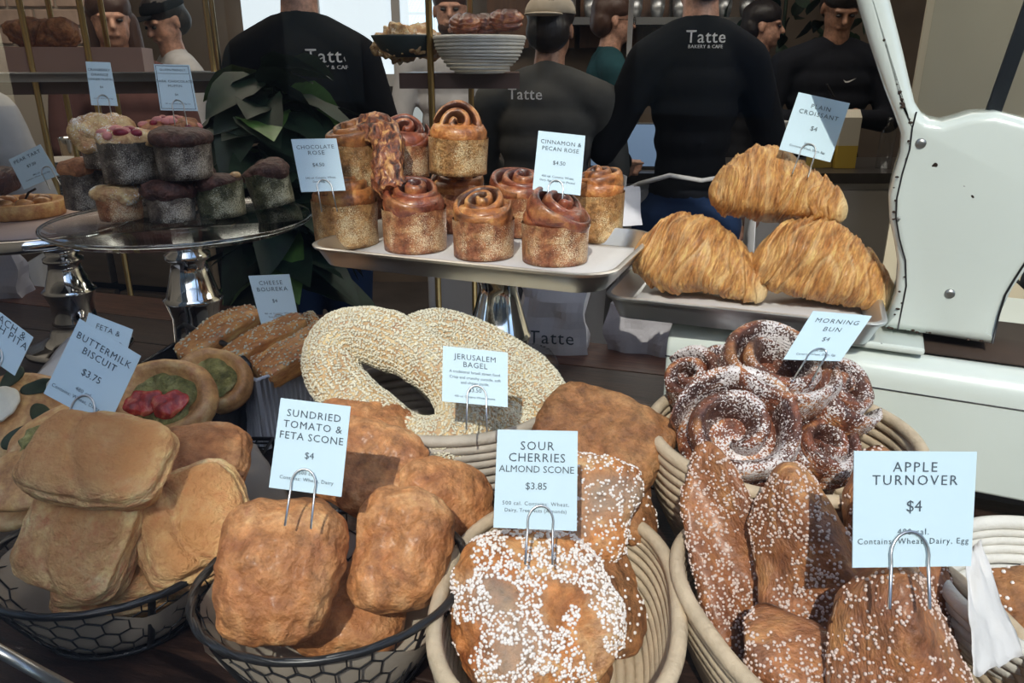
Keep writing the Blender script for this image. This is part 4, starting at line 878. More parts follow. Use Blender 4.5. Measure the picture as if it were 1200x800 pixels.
card('bordered card lettered gluten friendly dark chocolate muffin', [(-0.588, 1.3396, 1.4166), (-0.5292, 1.3392, 1.4153), (-0.5111, 1.3029, 1.3449), (-0.5722, 1.3033, 1.3462)], [('GLUTEN FRIENDLY', .115, .085, 1.), ('DARK CHOCOLATE', .36, .105, 1.1), ('MUFFIN', .46, .105, 1.1), ('$4', .65, .09, 1.), ('480 cal. Contains: Dairy, Egg, Soy', .85, .05, 1.)], (.5, .95), True)
card('tilted card lettered pear tart on the silver stand', [(-0.8916, 1.3881, 1.2573), (-0.8356, 1.3974, 1.2829), (-0.7965, 1.3686, 1.2331), (-0.858, 1.3599, 1.2092)], [('PEAR TART', .16, .15, 1.1), ('$7.50', .42, .12, 1.), ('480 cal.', .72, .07, 1.), ('Contains: Wheat, Dairy, Egg', .80, .06, 1.)], (.78, .85))
card('card lettered chocolate rose at the left of the bun tray', [(-0.2878, 1.0298, 1.3254), (-0.2289, 1.0301, 1.3265), (-0.2145, 0.9969, 1.2644), (-0.2717, 0.9961, 1.2623)], [('CHOCOLATE', .15, .13, 1.1), ('ROSE', .26, .14, 1.2), ('$4.50', .49, .12, 1.), ('540 cal. Contains: Wheat,', .74, .065, 1.), ('Dairy, Egg, Soy', .81, .065, 1.)], (.55, .98))
card('card lettered cinnamon and pecan rose over the bun tray', [(0.0336, 1.0077, 1.338), (0.0932, 1.0055, 1.3319), (0.0858, 0.9695, 1.2622), (0.0257, 0.9721, 1.2693)], [('CINNAMON &', .16, .125, 1.1), ('PECAN ROSE', .27, .125, 1.1), ('$4.50', .50, .12, 1.), ('450 cal. Contains: Wheat,', .74, .065, 1.), ('Dairy, Egg, Tree Nuts (Pecans)', .81, .06, 1.)], (.48, .98))
card('card lettered plain croissant stuck in the top croissant', [(0.3621, 1.0191, 1.384), (0.4268, 1.0143, 1.3708), (0.3979, 0.9787, 1.3022), (0.3339, 0.9842, 1.3172)], [('PLAIN', .17, .125, 1.2), ('CROISSANT', .29, .125, 1.2), ('$4', .53, .13, 1.), ('340 cal.', .80, .06, 1.), ('Contains: Wheat, Dairy, Egg', .88, .06, 1.)], (.53, .97))
card('wide card lettered jerusalem bagel clipped to the sesame bagels', [(-0.0679, 0.708, 1.1578), (-0.0042, 0.7057, 1.1515), (-0.0041, 0.6783, 1.1053), (-0.0679, 0.6803, 1.1107)], [('JERUSALEM', .17, .12, 1.1), ('BAGEL', .305, .12, 1.1), ('A traditional Israeli street food.', .44, .062, 1.), ('Crisp and crunchy outside, soft', .54, .062, 1.), ('and chewy inside.', .63, .062, 1.), ('$3.50', .755, .09, 1.), ('450 cal. Contains: Wheat, Sesame', .88, .045, 1.)], (.53, .92))
card('card lettered sundried tomato and feta scone', [(-0.1807, 0.5488, 1.1734), (-0.126, 0.5465, 1.1672), (-0.1311, 0.5136, 1.1061), (-0.1868, 0.5161, 1.1129)], [('SUNDRIED', .14, .145, 1.15), ('TOMATO &', .265, .145, 1.15), ('FETA SCONE', .39, .145, 1.1), ('$4', .59, .13, 1.), ('500 cal.', .79, .07, 1.1), ('Contains: Wheat, Dairy', .86, .07, 1.1)], (.47, .95))
card('bright blue-white card lettered sour cherries almond scone', [(-0.0114, 0.5448, 1.148), (0.0518, 0.5444, 1.1468), (0.0502, 0.5089, 1.0786), (-0.0145, 0.5098, 1.0811)], [('SOUR', .15, .15, 1.15), ('CHERRIES', .27, .15, 1.1), ('ALMOND SCONE', .39, .118, 1.0), ('$3.85', .56, .12, 1.), ('500 cal. Contains: Wheat,', .74, .066, 1.15), ('Dairy, Tree Nuts (Almonds)', .81, .062, 1.05)], (.56, .95), cs=1.05)
card('tilted card lettered morning bun on the coiled bun heap', [(0.3059, 0.7436, 1.1825), (0.3704, 0.7514, 1.1745), (0.3251, 0.7075, 1.1418), (0.265, 0.6988, 1.147)], [('MORNING', .18, .14, 1.2), ('BUN', .35, .14, 1.2), ('$4', .56, .13, 1.), ('490 cal.', .80, .06, 1.), ('Contains: Wheat, Dairy, Egg', .88, .06, 1.)], (.53, .97))
card('greyish card lettered apple turnover, the largest and nearest card', [(0.2183, 0.4366, 1.1869), (0.2967, 0.4364, 1.1864), (0.2869, 0.4031, 1.124), (0.2128, 0.4027, 1.123)], [('APPLE', .14, .115, 1.25), ('TURNOVER', .255, .115, 1.25), ('$4', .48, .13, 1.), ('480 cal.', .70, .07, 1.2), ('Contains: Wheat, Dairy, Egg', .78, .066, 1.2)], (.47, .93), cs=1.25)
# solid strip standing in for a reflected aluminium frame edge and the tiny card holder at the lower left
o = MB().tube([(-0.3444, 0.403, 1.0652), (-0.2663, 0.3681, 1.0571)], .004, 6).build('reflected_edge', M_ALU); tag(o, 'thin aluminium strip standing in for a reflected frame edge, lower left', 'trim')

# ============================================================ PEOPLE
SKIN = bread('skin_light', (.42, .22, .15), (.50, .27, .19), (.56, .33, .24), 8, 100, .05, .5)
SKIN2 = bread('skin_tan', (.26, .13, .08), (.33, .17, .11), (.38, .21, .14), 8, 100, .05, .5)
HAIRK = plain('dark_hair', (.018, .013, .012), .45, bump=.6, bscale=70, stretch=(1, 1, .2)); HAIRB = plain('brown_hair', (.07, .035, .025), .45, bump=.6, bscale=70, stretch=(1, 1, .2))
def cloth(n, c): return plain(n, c, .9, var=.25, vscale=9, bump=.5, bscale=14, spec=.15)
def remesh(o, vox):
    m = o.modifiers.new('r', 'REMESH'); m.mode = 'VOXEL'; m.voxel_size = vox; m.use_smooth_shade = True
    s = o.modifiers.new('s', 'SMOOTH'); s.factor = .6; s.iterations = 5; return o
def person(label, loc, yaw, h, arms, skin=SKIN, top=None, pants=None, hair=None, long_hair=False, cap=None, sleeve=2, head=(0, 0), stoop=0., beard=None, apron=None, logo=None, slim=1., glasses=False):
    """local axes: x to the person's right... facing +y. arms = two tuples (elbow, wrist) for sides -1, +1 in units of height"""
    r = empty('person', loc, yaw); tag(r, label, 'person'); k = h
    lean = stoop * k
    def P(x, y, z): return Vector((x * k, y * k + lean * max(0, z - .5) * 2, z * k))
    pel = P(0, 0, .52); ch = P(0, .005, .70); nk = P(0, 0, .83); hd = P(0, .012, .925) + Vector((0, lean * .35, -abs(lean) * .1))
    Hr = Matrix.Rotation(head[0], 3, 'Z') @ Matrix.Rotation(-head[1], 3, 'X')
    def Hp(x, y, z): return hd + Hr @ Vector((x * k, y * k, z * k))
    b = MB()
    def trunk(b, g, lo=.5):
        for (z, rx, ry) in ((.50, .098, .068), (.545, .092, .063), (.59, .080, .056), (.64, .086, .06), (.69, .096, .066), (.74, .100, .064), (.78, .088, .055)):
            if z >= lo: b.ball(P(0, 0, z), ((rx * slim) * k + g, ry * k + g, .05 * k + g), 16, 10)
        for s in (-1, 1): b.cone(P(s * .03, 0, .815), P(s * .108 * slim, 0, .785), .038 * k + g, .036 * k + g)
    def armsf(b, g, part):
        for s, (el, wr) in zip((-1, 1), arms):
            sh = P(s * .118 * slim, 0, .782); E1 = P(*el); W1 = P(*wr)
            if part != 'fore': b.cone(sh, E1, .034 * k + g, .026 * k + g)
            if part != 'upper': b.cone(E1, W1, .026 * k + g, .017 * k + g)
    trunk(b, 0); armsf(b, 0, 'all')
    b.cone(P(0, -.005, .80), hd - Vector((0, 0, .04 * k)), .036 * k, .032 * k)
    # head: skull, jaw, nose, brow, ears
    for (c, rad) in (((0, -.004, .018), (.044, .054, .050)), ((0, .012, -.018), (.038, .040, .046)), ((0, .030, -.046), (.020, .018, .014)), ((0, .046, .012), (.032, .010, .007))):
        V = MB().ball((0, 0, 0), tuple(q * k for q in rad), 16, 12); b.add([Hp(*c) + Hr @ Vector(v) for v in V.v], V.f)
    b.cone(Hp(0, .050, .006), Hp(0, .062, -.013), .005 * k, .008 * k, 8); b.cone(Hp(-.010, .050, -.030), Hp(.010, .050, -.030), .005 * k, .005 * k, 8)
    for s in (-1, 1):
        V = MB().ball((0, 0, 0), (.005 * k, .010 * k, .017 * k), 8, 6); b.add([Hp(s * .045, -.002, -.002) + Hr @ Vector(v) for v in V.v], V.f)
        b.cone(P(s * .048, 0, .49), P(s * .05, .01, .27), .052 * k, .034 * k); b.cone(P(s * .05, .01, .27), P(s * .052, -.01, .045), .032 * k, .02 * k); b.cone(P(s * .052, -.02, .02), P(s * .056, .07, .015), .02 * k, .016 * k)
    for s, (el, wr) in zip((-1, 1), arms):     # hands with five fingers
        W1 = P(*wr); d = (W1 - P(*el)).normalized(); n = d.cross(Vector((0, 0, 1))); n = n.normalized() if n.length > .1 else Vector((1, 0, 0))
        inw = Vector((-s, 0, 0)); sd = (inw - d * inw.dot(d)); sd = sd.normalized() if sd.length > .1 else n; dn = d.cross(sd)
        pc = W1 + d * .022 * k; b.cone(W1, pc + d * .018 * k, .014 * k, .018 * k); b.cone(pc - dn * .014 * k, pc + dn * .014 * k + d * .02 * k, .012 * k, .011 * k)
        for i, L in enumerate((.026, .034, .037, .034, .026)):
            if i == 0: a0 = W1 + d * .02 * k + sd * .012 * k; b.cone(a0, a0 + (d * .6 + sd).normalized() * L * k, .0065 * k, .005 * k, 8); continue
            a0 = pc + d * .026 * k + dn * (i - 2.5) * .0095 * k; m1 = a0 + (d + sd * .25).normalized() * L * .6 * k; b.cone(a0, m1, .0052 * k, .0048 * k, 8); b.cone(m1, m1 + (d * .5 + sd * .8).normalized() * L * .5 * k, .0048 * k, .004 * k, 8)
    remesh(b.build('body', skin, r), .0065)
    g = .011
    if top:
        t = MB(); trunk(t, g); armsf(t, g, 'all' if sleeve == 2 else 'upper'); t.cone(P(0, -.004, .80), P(0, 0, .835), .044 * k, .038 * k)
        remesh(t.build('shirt', top, r), .012)
    if pants:
        t = MB(); t.ball(P(0, 0, .50), (.098 * k * slim + .012, .068 * k + .012, .06 * k), 16, 10); t.ball(P(0, 0, .54), (.092 * k * slim + .010, .064 * k + .010, .03 * k), 16, 10)
        for s in (-1, 1): t.cone(P(s * .048, -.006, .48), P(s * .05, .01, .27), .062 * k, .042 * k); t.cone(P(s * .05, .01, .27), P(s * .052, -.008, .06), .042 * k, .032 * k)
        remesh(t.build('trousers', pants, r), .012)
    for s in (-1, 1):
        t = MB(); t.cone(P(s * .052, -.025, .022), P(s * .057, .075, .018), .026 * k, .022 * k); t.build('shoe', M_BLK, r)
        e = MB(); V = MB().ball((0, 0, 0), (.0075 * k, .005 * k, .0045 * k), 8, 6); e.add([Hp(s * .017, .0505, .002) + Hr @ Vector(v) for v in V.v], V.f); e.build('eye', HAIRK, r)
    if hair:
        t = MB()
        for (c, rad) in (((0, -.006, .034), (.051, .060, .046)), ((0, -.030, .0), (.047, .038, .044))):
            V = MB().ball((0, 0, 0), tuple(q * k for q in rad), 20, 14); t.add([Hp(*c) + Hr @ Vector(v) * (1 + .08 * noise.noise(Vector(v) * 60)) for v in V.v], V.f)
        if long_hair:
            for (x, y, z, x2, y2, z2) in ((-.035, -.02, 0, -.05, -.02, -.13), (.035, -.02, 0, .05, -.02, -.13), (0, -.04, 0, 0, -.045, -.15)): t.cone(Hp(x, y, z), Hp(x2, y2, z2), .030 * k, .024 * k)
        remesh(t.build('hair', hair, r), .008)
    if beard:
        t = MB(); V = MB().ball((0, 0, 0), (.036 * k, .03 * k, .028 * k), 14, 10); t.add([Hp(0, .018, -.040) + Hr @ Vector(v) for v in V.v], V.f); t.build('beard', beard, r)
    if cap:
        t = MB(); V = MB().ball((0, 0, 0), (.053 * k, .062 * k, .042 * k), 24, 14); t.add([Hp(0, -.006, .034) + Hr @ Vector((v[0], v[1], max(v[2], -.002))) for v in V.v], V.f)
        V = MB().ball((0, 0, 0), (.040 * k, .036 * k, .004 * k), 16, 8); bs = -1 if cap[1] else 1; t.add([Hp(0, bs * .075, .030) + Hr @ Vector(v) for v in V.v], V.f); t.build('cap', cap[0], r)
    if glasses:
        t = MB()
        for s in (-1, 1): t.tube([Hp(s * .019 + .013 * math.cos(a * PI / 8), .059, .001 + .010 * math.sin(a * PI / 8)) for a in range(16)], .0012 * k, 5, True); t.tube([Hp(s * .032, .058, .003), Hp(s * .047, .0, .004)], .001 * k, 5)
        t.build('glasses', M_BLK, r)
    if apron:
        t = MB(); 
        for s in (-1, 1): t.tube([P(s * .115, .0, .50 + .05), P(s * .105, -.045, .565), P(s * .06, -.085, .585), P(0, -.083, .575)], .008, 6)
        for s in (-1, 1): t.add([P(s * .128, -.02, .575), P(s * .135, .05, .575), P(s * .145, .06, .25), P(s * .14, -.03, .25)], [(0, 1, 2, 3)])
        o = t.build('apron', apron, r); sd_ = o.modifiers.new('t', 'SOLIDIFY'); sd_.thickness = .004
    if logo:
        m = MB(); y = -.0
        for (txt, z, s) in logo[0]:
            V, F = text_mesh(txt, s * k, 1.1); sgn = -1 if logo[1] == 'back' else 1
            for p in V: p.x *= -sgn if sgn == 1 else 1
            m.add([P(0, 0, z) + Vector((p.x * (1 if sgn == -1 else 1) + logo[2] * k, sgn * (math.sqrt(max(.1, 1 - ((p.x + logo[2] * k) / (.115 * k * slim)) ** 2)) * logo[3] * k + .0135), p.y)) for p in V], F)
        o = m.build('lettering', M_LOGO, r, False); sd_ = o.modifiers.new('t', 'SOLIDIFY'); sd_.thickness = .004; sd_.offset = 0
    return r
M_LOGO = plain('white_print', (.75, .75, .75), .7)
C_BLACK = cloth('black_cloth', (.006, .007, .010)); C_GREY = cloth('grey_sweatshirt', (.085, .085, .08)); C_JEAN = cloth('blue_denim', (.012, .028, .075)); C_WHITE = cloth('white_cloth', (.55, .55, .56))
C_TEAL = cloth('teal_jacket', (.02, .07, .085)); C_ORANGE = cloth('orange_cloth', (.42, .08, .025)); C_MAUVE = cloth('brown_mauve_knit', (.14, .07, .065)); C_DARK = cloth('charcoal_cloth', (.03, .03, .035)); C_CREAM = cloth('cream_cap_cloth', (.55, .48, .38))
C_NAVY = cloth('dark_navy_knit', (.012, .013, .018))
LOGO = ([('Tatte', .775, .032), ('BAKERY & CAFE', .764, .009)], 'back', .055, .056)
work = ((( -.150, .03, .64), (-.10, .13, .60)), ((.150, .03, .64), (.10, .13, .60)))
hang = (((-.150, -.01, .62), (-.13, .06, .50)), ((.150, -.01, .62), (.13, .06, .50)))
def gx(p): return (p[0], p[1], 0)
person('person seen from behind in black shirt, jeans and white-edged apron', gx((0.6266, 2.7523, 1.2046)), .05, 1.82, ((( -.165, .02, .62), (-.11, .12, .585)), ((.16, -.0, .62), (.16, .06, .50))), SKIN, C_BLACK, C_JEAN, HAIRB, sleeve=2, apron=C_WHITE, logo=([('Tatte', .812, .030), ('BAKERY & CAFE', .803, .008)], 'back', -.005, .052), slim=.80, cap=(C_BLACK, False))
person('person from behind in grey sweatshirt and cream cap turned backwards', gx((0.1191, 2.8035, 1.2869)), -.25, 1.645, work, SKIN2, C_GREY, C_DARK, HAIRK, cap=(C_CREAM, True), stoop=.02, logo=([('Tatte', .790, .032)], 'back', -.035, .056), slim=1.05)
person('person from behind in black shirt and blue jeans beside the plant', gx((-0.6876, 2.6902, 1.2094)), .05, 1.83, hang, SKIN, C_BLACK, C_JEAN, HAIRB, sleeve=1, logo=LOGO, slim=.85)
person('young person in dark sweatshirt looking down at a phone', gx((1.5458, 3.9514, 1.312)), PI - .05, 1.79, (((-.165, .02, .64), (-.045, .13, .655)), ((.165, .02, .64), (.045, .13, .655))), SKIN2, C_NAVY, C_DARK, HAIRK, head=(0, .45), slim=1.1)
person('person in dark jacket and pale collar looking to the right', gx((1.3029, 4.3825, 1.4732)), -PI / 2 - .3, 1.72, work, SKIN, C_DARK, C_DARK, HAIRK)
person('person with glasses in teal jacket turned to the right', gx((0.4853, 4.1687, 1.4706)), -PI / 2 + .1, 1.74, work, SKIN, C_TEAL, C_DARK, HAIRB, glasses=True)
person('person in white shirt and orange apron top behind the shelf', gx((-0.2917, 4.0084, 1.4687)), PI, 1.78, work, SKIN, C_WHITE, C_DARK, HAIRB, beard=HAIRB, sleeve=1)
person('long haired person in brown mauve knit behind the left shelves', gx((-1.6533, 3.4205, 1.4615)), PI + .5, 1.70, work, SKIN, C_MAUVE, C_DARK, HAIRB, long_hair=True)
person('person in dark cap and white shirt leaning behind the left shelf', gx((-1.58, 3.848, 1.4667)), PI - .9, 1.72, work, SKIN, C_WHITE, C_DARK, HAIRK, cap=(C_BLACK, False), head=(.3, .35))
person('person in white shirt and apron cut by the left edge', gx((-1.4097, 1.8107, 1.2783)), .3, 1.66, work, SKIN, C_WHITE, C_WHITE, HAIRB, apron=C_WHITE)
# phone, cup in hand
o = slab('phone', (-.018, -.004, -.035), (.018, .004, .035), M_BLK, bev=.003); o.location = (1.5003, 3.8061, 1.2931); o.rotation_euler = (-.6, 0, 1.3); tag(o, 'dark phone held in the hands of the young person', 'phone')
def swoosh():
    m = MB(); pts = [(-.5, .10), (-.32, -.12), (-.05, -.10), (.5, .22), (.0, .03), (-.22, -.02), (-.36, .02)]
    return m.add([(x * .06, 0, z * .06) for x, z in pts], [(0, 1, 6), (1, 5, 6), (1, 2, 5), (2, 4, 5), (2, 3, 4)])
ph = [o for o in C.objects if o.get('label', '').startswith('young person')][0]
sw = swoosh().build('chest_mark', M_LOGO, ph, False); sw.location = (-.05, .134, 1.335); sw.rotation_euler = (.0, 0, PI)

# ============================================================ REAR SHELVES
M_BRASS = plain('brass', (.48, .34, .14), .3, 1.); M_SHELF = plain('brown_shelf', (.12, .065, .05), .4, var=.2)
sh = empty('shelf_rack', (0, 0, 0)); tag(sh, 'brass posted shelf rack with brown shelves at upper left', 'shelf')
A = Vector((-1.4578, 2.1772, 1.4081)); B = Vector((-0.77, 2.3879, 1.4022)); d = (B - A); d.z = 0; Ld = d.length; an = math.atan2(d.y, d.x)
sh.location = (A.x, A.y, 0); sh.rotation_euler = (0, 0, an)
slab('shelf', (0, 0, 1.335), (Ld, .32, 1.368), M_SHELF, sh); slab('shelf', (0, 0, 1.80), (Ld, .32, 1.83), M_SHELF, sh); slab('shelf', (0, .0, .62), (Ld, .32, .65), M_SHELF, sh)
for p_ in ((-1.2972, 2.1969, 1.4036), (-0.8556, 2.3349, 1.4026), (-1.1573, 2.2287, 1.4034)):
    x = (Vector(p_) - A).dot(d.normalized())
    MB().tube([(x, -.01, 0), (x, -.01, 2.6)], .0085, 8).build('post', M_BRASS, sh)
    MB().tube([(x, .31, 0), (x, .31, 2.6)], .0085, 8).build('post', M_BRASS, sh)
s2 = empty('shelf_rack', (-0.3029, 2.178, 1.4102)); s2.location.z = 0; tag(s2, 'brass posted brown shelf holding the coil bowl, top centre', 'shelf'); W2 = 142 * 2.05 / 900
slab('shelf', (0, 0, 1.352), (W2, .32, 1.392), M_SHELF, s2)
for px in (505, 545):
    x = (px - 467) * 2.05 / 900; MB().tube([(x, -.0 + (.3 if px == 545 else -.01), 0), (x, -.0 + (.3 if px == 545 else -.01), 2.6)], .009, 8).build('post', M_BRASS, s2)
coil_basket('pale coil bowl of pastries on the top centre shelf', ((-0.0848, 2.2661, 1.4475)[0], 2.15, 1.392), .122, .122, .092, 0, 11, .55, 2., M_RATTAN_P)
tops = [('dark pastry at the left of the pale coil bowl', (-0.1302, 2.301, 1.5144), .042), ('reddish pastry standing tall at the right of the bowl', (-0.0189, 2.3059, 1.5277), .045), ('brown pastry in the middle of the pale coil bowl', (-0.072, 2.3334, 1.5157), .045)]
for i, (lb, p, r_) in enumerate(tops): biscuit(lb, p, (1, 0, .4 * i - .4), (0, -.3, 1), (r_, .035, .03), 60 + i, B_RED, 2.4, name='pastry', cat='pastry')
# trays on the left shelf and breads above
t = sheet_tray('grey steel tray lying on the left shelf', ((-1.0756, 2.3466, 1.4348)[0], (-1.0756, 2.3466, 1.4348)[1], 1.369), an, .40, .12, .025, M_STEEL, .02)
bx = empty('bread_crate', (A.x + .12, A.y + .15, 1.368), an); tag(bx, 'pinkish wooden crate of breads on the left shelf', 'crate')
o = MB().box((-.1, -.12, 0), (.28, -.11, .09)).box((-.1, .11, 0), (.28, .12, .09)).box((-.1, -.11, 0), (-.09, .11, .09)).box((.27, -.11, 0), (.28, .11, .09)).box((-.09, -.11, 0), (.27, .11, .01)).build('body', plain('pink_wood', (.34, .20, .15), .6), bx, False)
for i, (pp, lb) in enumerate((((-1.3856, 2.3047, 1.4659), 'dark loaf at the left in the pink wooden crate'), ((-1.29, 2.3047, 1.4659), 'dark loaf at the right in the pink wooden crate'), ((-1.3502, 2.3261, 1.4663), 'dark loaf in the middle of the pink wooden crate'))):
    scone(lb, tuple(Vector(pp) + Vector((0, .05, .03))), (1, 0, 0), (0, 0, 1), (.05, .05, .04), 70 + i, B_MUFB, name='loaf', cat='bread')
# glass bowl of greens-topped food on the rack in front of the white shirt
gb = MB().lathe([(.05, 0), (.075, .02), (.095, .05), (.097, .055), (.092, .052), (.07, .022), (.001, .010)], 40).build('food_bowl', plain('dark_bowl', (.06, .08, .08), .4)); gb.location = (-0.2847, 2.2391, 1.4319); tag(gb, 'dark shallow bowl heaped with golden food beside the coil bowl', 'bowl')
scone('golden crumbly heap of food in the dark shallow bowl', tuple(Vector((-0.2847, 2.2527, 1.4692))), (1, 0, 0), (0, 0, 1), (.078, .07, .035), 77, B_MUFP, name='food_heap', cat='food', amp=.6, amp2=.2)
# ---- back wall: windows, brick pier, panels
M_BRICK = plain('pale_brick', (.55, .40, .32), .8, var=.3, vscale=14); M_MORT = plain('mortar', (.5, .45, .38), .9)
bp = struct(slab('wall_brick', (-2.75, 3.98, 0), (-2.05, 4.1, 3.0), M_MORT))
proto = None; rnd = random.Random(2)
for j in range(10):
    for i in range(3):
        x = -2.73 + i * .23 + (.11 if j % 2 else 0); z = 1.42 + j * .082
        if proto is None: proto = bevel(slab('brick', (0, -.012, 0), (.215, .02, .07), M_BRICK, bp), .004); proto.location = (x, 3.975, z)
        else: c = proto.copy(); C.objects.link(c); c.location = (x, 3.975 + rnd.uniform(-.003, .003), z)
wg = emit('daylit_pane', (.72, .82, .9), .9)
wb = empty('window_2', (-1.62, 5.0, 0)); struct(wb)
for i, (x0, x1) in enumerate(((0, .42), (.47, .9), (.95, 1.28))): slab('window_pane', (x0, 0, 1.35), (x1, .01, 2.9), wg, wb); slab('window_frame', (x1, -.03, 1.3), (x1 + .05, .03, 2.95), M_WCAB, wb)
slab('window_sill', (-.05, -.06, 1.28), (1.35, .03, 1.35), M_WCAB, wb)
wb3 = struct(empty('window_3', (-.62, 5.0, 0)))
for i in range(2):
    for j in range(7): slab('window_pane', (i * .16, 0, .9 + j * .16), (i * .16 + .145, .01, .9 + j * .16 + .145), emit('daylit_grid', (.6, .68, .72), .35) if 'dg' not in globals() else dg, wb3); dg = bpy.data.materials['daylit_grid']
M_PANEL = plain('brown_panel', (.16, .075, .035), .5, var=.4, vscale=6, stretch=(6, 1, 1))
for i in range(5): struct(slab('trim_%d' % (i + 1), (-.15 + i * .28, 5.0, 1.5), (.10 + i * .28, 5.08, 2.9), M_PANEL))
# shelf with crockery on the back wall
ws = struct(slab('trim_6', (.25, 4.75, 1.62), (1.5, 5.05, 1.66), plain('steel_shelf', (.3, .3, .3), .4, 1.)))
for i in range(9):
    o = MB().lathe([(.03, 0), (.042, .05), (.043, .1), (.038, .1), (.03, .01), (.001, .008)], 20).build('cup', C_WHITE if i % 3 else M_STEEL) if i == 0 else None
    if o: cup0 = o
    else: o = cup0.copy(); C.objects.link(o)
    o.location = (.33 + i * .13, 4.88, 1.66); tag(o, {0: 'steel cup at the left end of the row on the back wall shelf', 8: 'steel cup at the right end of the row on the back wall shelf'}.get(i, 'steel cup inside the row on the high back wall shelf'), 'cup', 'cups on the back wall shelf')
pole = MB().tube([(0.5243, 3.6779, 1.8763), (0.5243, 3.6779, 1.8763)[:2] + (.98,)], .012, 10).build('pole', C_WHITE); tag(pole, 'thin pale vertical pole behind the counter', 'pole')
# leafy plants
M_GREEN = plain('leaf_green', (.012, .035, .016), .6, var=.5, vscale=30); M_GREEN2 = plain('bright_leaf_green', (.10, .22, .05), .4, var=.4, vscale=30)
def leaf_v(L, W, curl, n=8):
    V = []; F = []
    for i in range(n + 1):
        t = i / n; ww = W * math.sin(PI * t ** .8) ** .8 + .001
        for s in (-1, -.5, 0, .5, 1): V.append((s * ww, t * L, -curl * t * t * L + abs(s) * ww * .25 + .012 * L * math.sin(t * 22) * abs(s)))
    for i in range(n):
        for j in range(4): F.append((i * 5 + j, i * 5 + j + 1, (i + 1) * 5 + j + 1, (i + 1) * 5 + j))
    return V, F
pr = empty('reflection_plant', ((-0.5833, 1.7442, 1.0955)[0] + .06, (-0.5833, 1.7442, 1.0955)[1], .0)); tag(pr, 'dark leafy plant between muffins and black shirt, standing in for reflected leaves', 'plant')  # solid plant made up for leaves reflected in the window glass
MB().lathe([(.11, 0), (.15, .02), (.17, .40), (.18, .42), (.165, .42), (.15, .36), (.001, .36)], 40).build('pot', M_BLK, pr)
MB().tube([(0, 0, .36), (.01, .0, .8), (-.01, .01, 1.1), (.02, 0, 1.40)], .010, 8).build('stem', M_GREEN, pr)
rnd = random.Random(5); lv = [leaf_v(.21, .055, .6), leaf_v(.17, .045, .4)]; lms = []
for q, (V, F) in enumerate(lv):
    me = bpy.data.meshes.new('leaf'); me.from_pydata(V, [], F); me.polygons.foreach_set('use_smooth', [True] * len(F)); me.materials.append(M_GREEN); lms.append(me)
me = lms[0].copy(); me.materials.clear(); me.materials.append(M_GREEN2); lms.append(me)
for i in range(120):
    o = bpy.data.objects.new('leaf', lms[2 if i % 11 == 3 else i % 2]); C.objects.link(o); o.parent = pr
    z = .98 + .40 * (i / 120) + rnd.uniform(-.04, .04); a = i * 2.4
    o.location = (.02 * math.cos(a), .02 * math.sin(a), z); o.rotation_euler = (rnd.uniform(-.5, .55), rnd.uniform(-.5, .5), a); 
hp_ = empty('hanging_plant', ((1.575, 4.8614, 1.6193)[0], 4.75, 0)); tag(hp_, 'trailing green plants behind the two dark haired people', 'plant')
for i in range(110):
    o = bpy.data.objects.new('leaf', lms[1]); C.objects.link(o); o.parent = hp_; o.location = (rnd.uniform(-.35, .45), rnd.uniform(-.15, .1), rnd.uniform(1.25, 2.3)); o.rotation_euler = (rnd.uniform(-2, 2), rnd.uniform(-1, 1), rnd.uniform(0, 6.3)); o.scale = (.75,) * 3
MB().tube([(0, .1, 2.95), (0, .05, 1.3)], .01, 6).build('stem', M_GREEN, hp_)
# ---- things on the back bar
def cup(label, loc, r, h, mat, cat='cup'):
    o = MB().lathe([(r * .72, 0), (r * .96, h * .96), (r, h), (r * .93, h), (r * .7, .006), (.001, .006)], 32).build('cup', mat); o.location = loc; return tag(o, label, cat)
M_WC = plain('white_ceramic', (.62, .60, .57), .4)
cup('white round canister on the bar behind the stacked rose buns', (0.0128, 2.9142, 1.0), .075, .14, M_WC, 'canister').location = (.014, 3.2, 1.01)
M_GC = plain('grey_paper_cup', (.5, .5, .48), .6)
cup('tall pale paper cup on the bar at the side of the black shirt', (1.05, 3.17, 1.01), .05, .19, M_GC)
o = slab('tablet_screen', (-.15, 0, 0), (.15, .012, .20), M_BLK, bev=.004); o.location = (.46, 3.17, 1.012); o.rotation_euler = (-.5, 0, -.1); tag(o, 'blue glowing order tablet on the back bar', 'tablet')
slab('screen', (-.14, -.002, .012), (.14, 0, .19), emit('tablet_glow', (.12, .2, .34), .45), o)
def carton(label, loc, col, rz=0, h=.2):
    o = slab('carton', (-.04, -.03, 0), (.04, .03, h), plain('carton_' + label[:5], (.6, .56, .46), .6)); o.location = loc; o.rotation_euler = (0, 0, rz)
    slab('label_band', (-.0405, -.0305, .0), (.0405, .0305, h * .45), plain('band_' + label[:6], col, .6), o); prism('gable', [(-.03, h), (.03, h), (.0, h + .03)], -.04, .04, o.data.materials[0], o); return tag(o, label, 'carton')
carton('cream and yellow carton on the bar right of the card', (1.36, 3.22, 1.011), (.55, .38, .05)); carton('yellow carton standing at the left of the cream one', (1.27, 3.24, 1.011), (.5, .36, .08), .2, .17)
b0 = MB().lathe([(.03, 0), (.03, .14), (.012, .17), (.012, .2), (.001, .2)], 20).build('bottle', M_GLASST); b0.location = (1.52, 3.2, 1.011); tag(b0, 'clear bottle on the bar next to the scale', 'bottle')
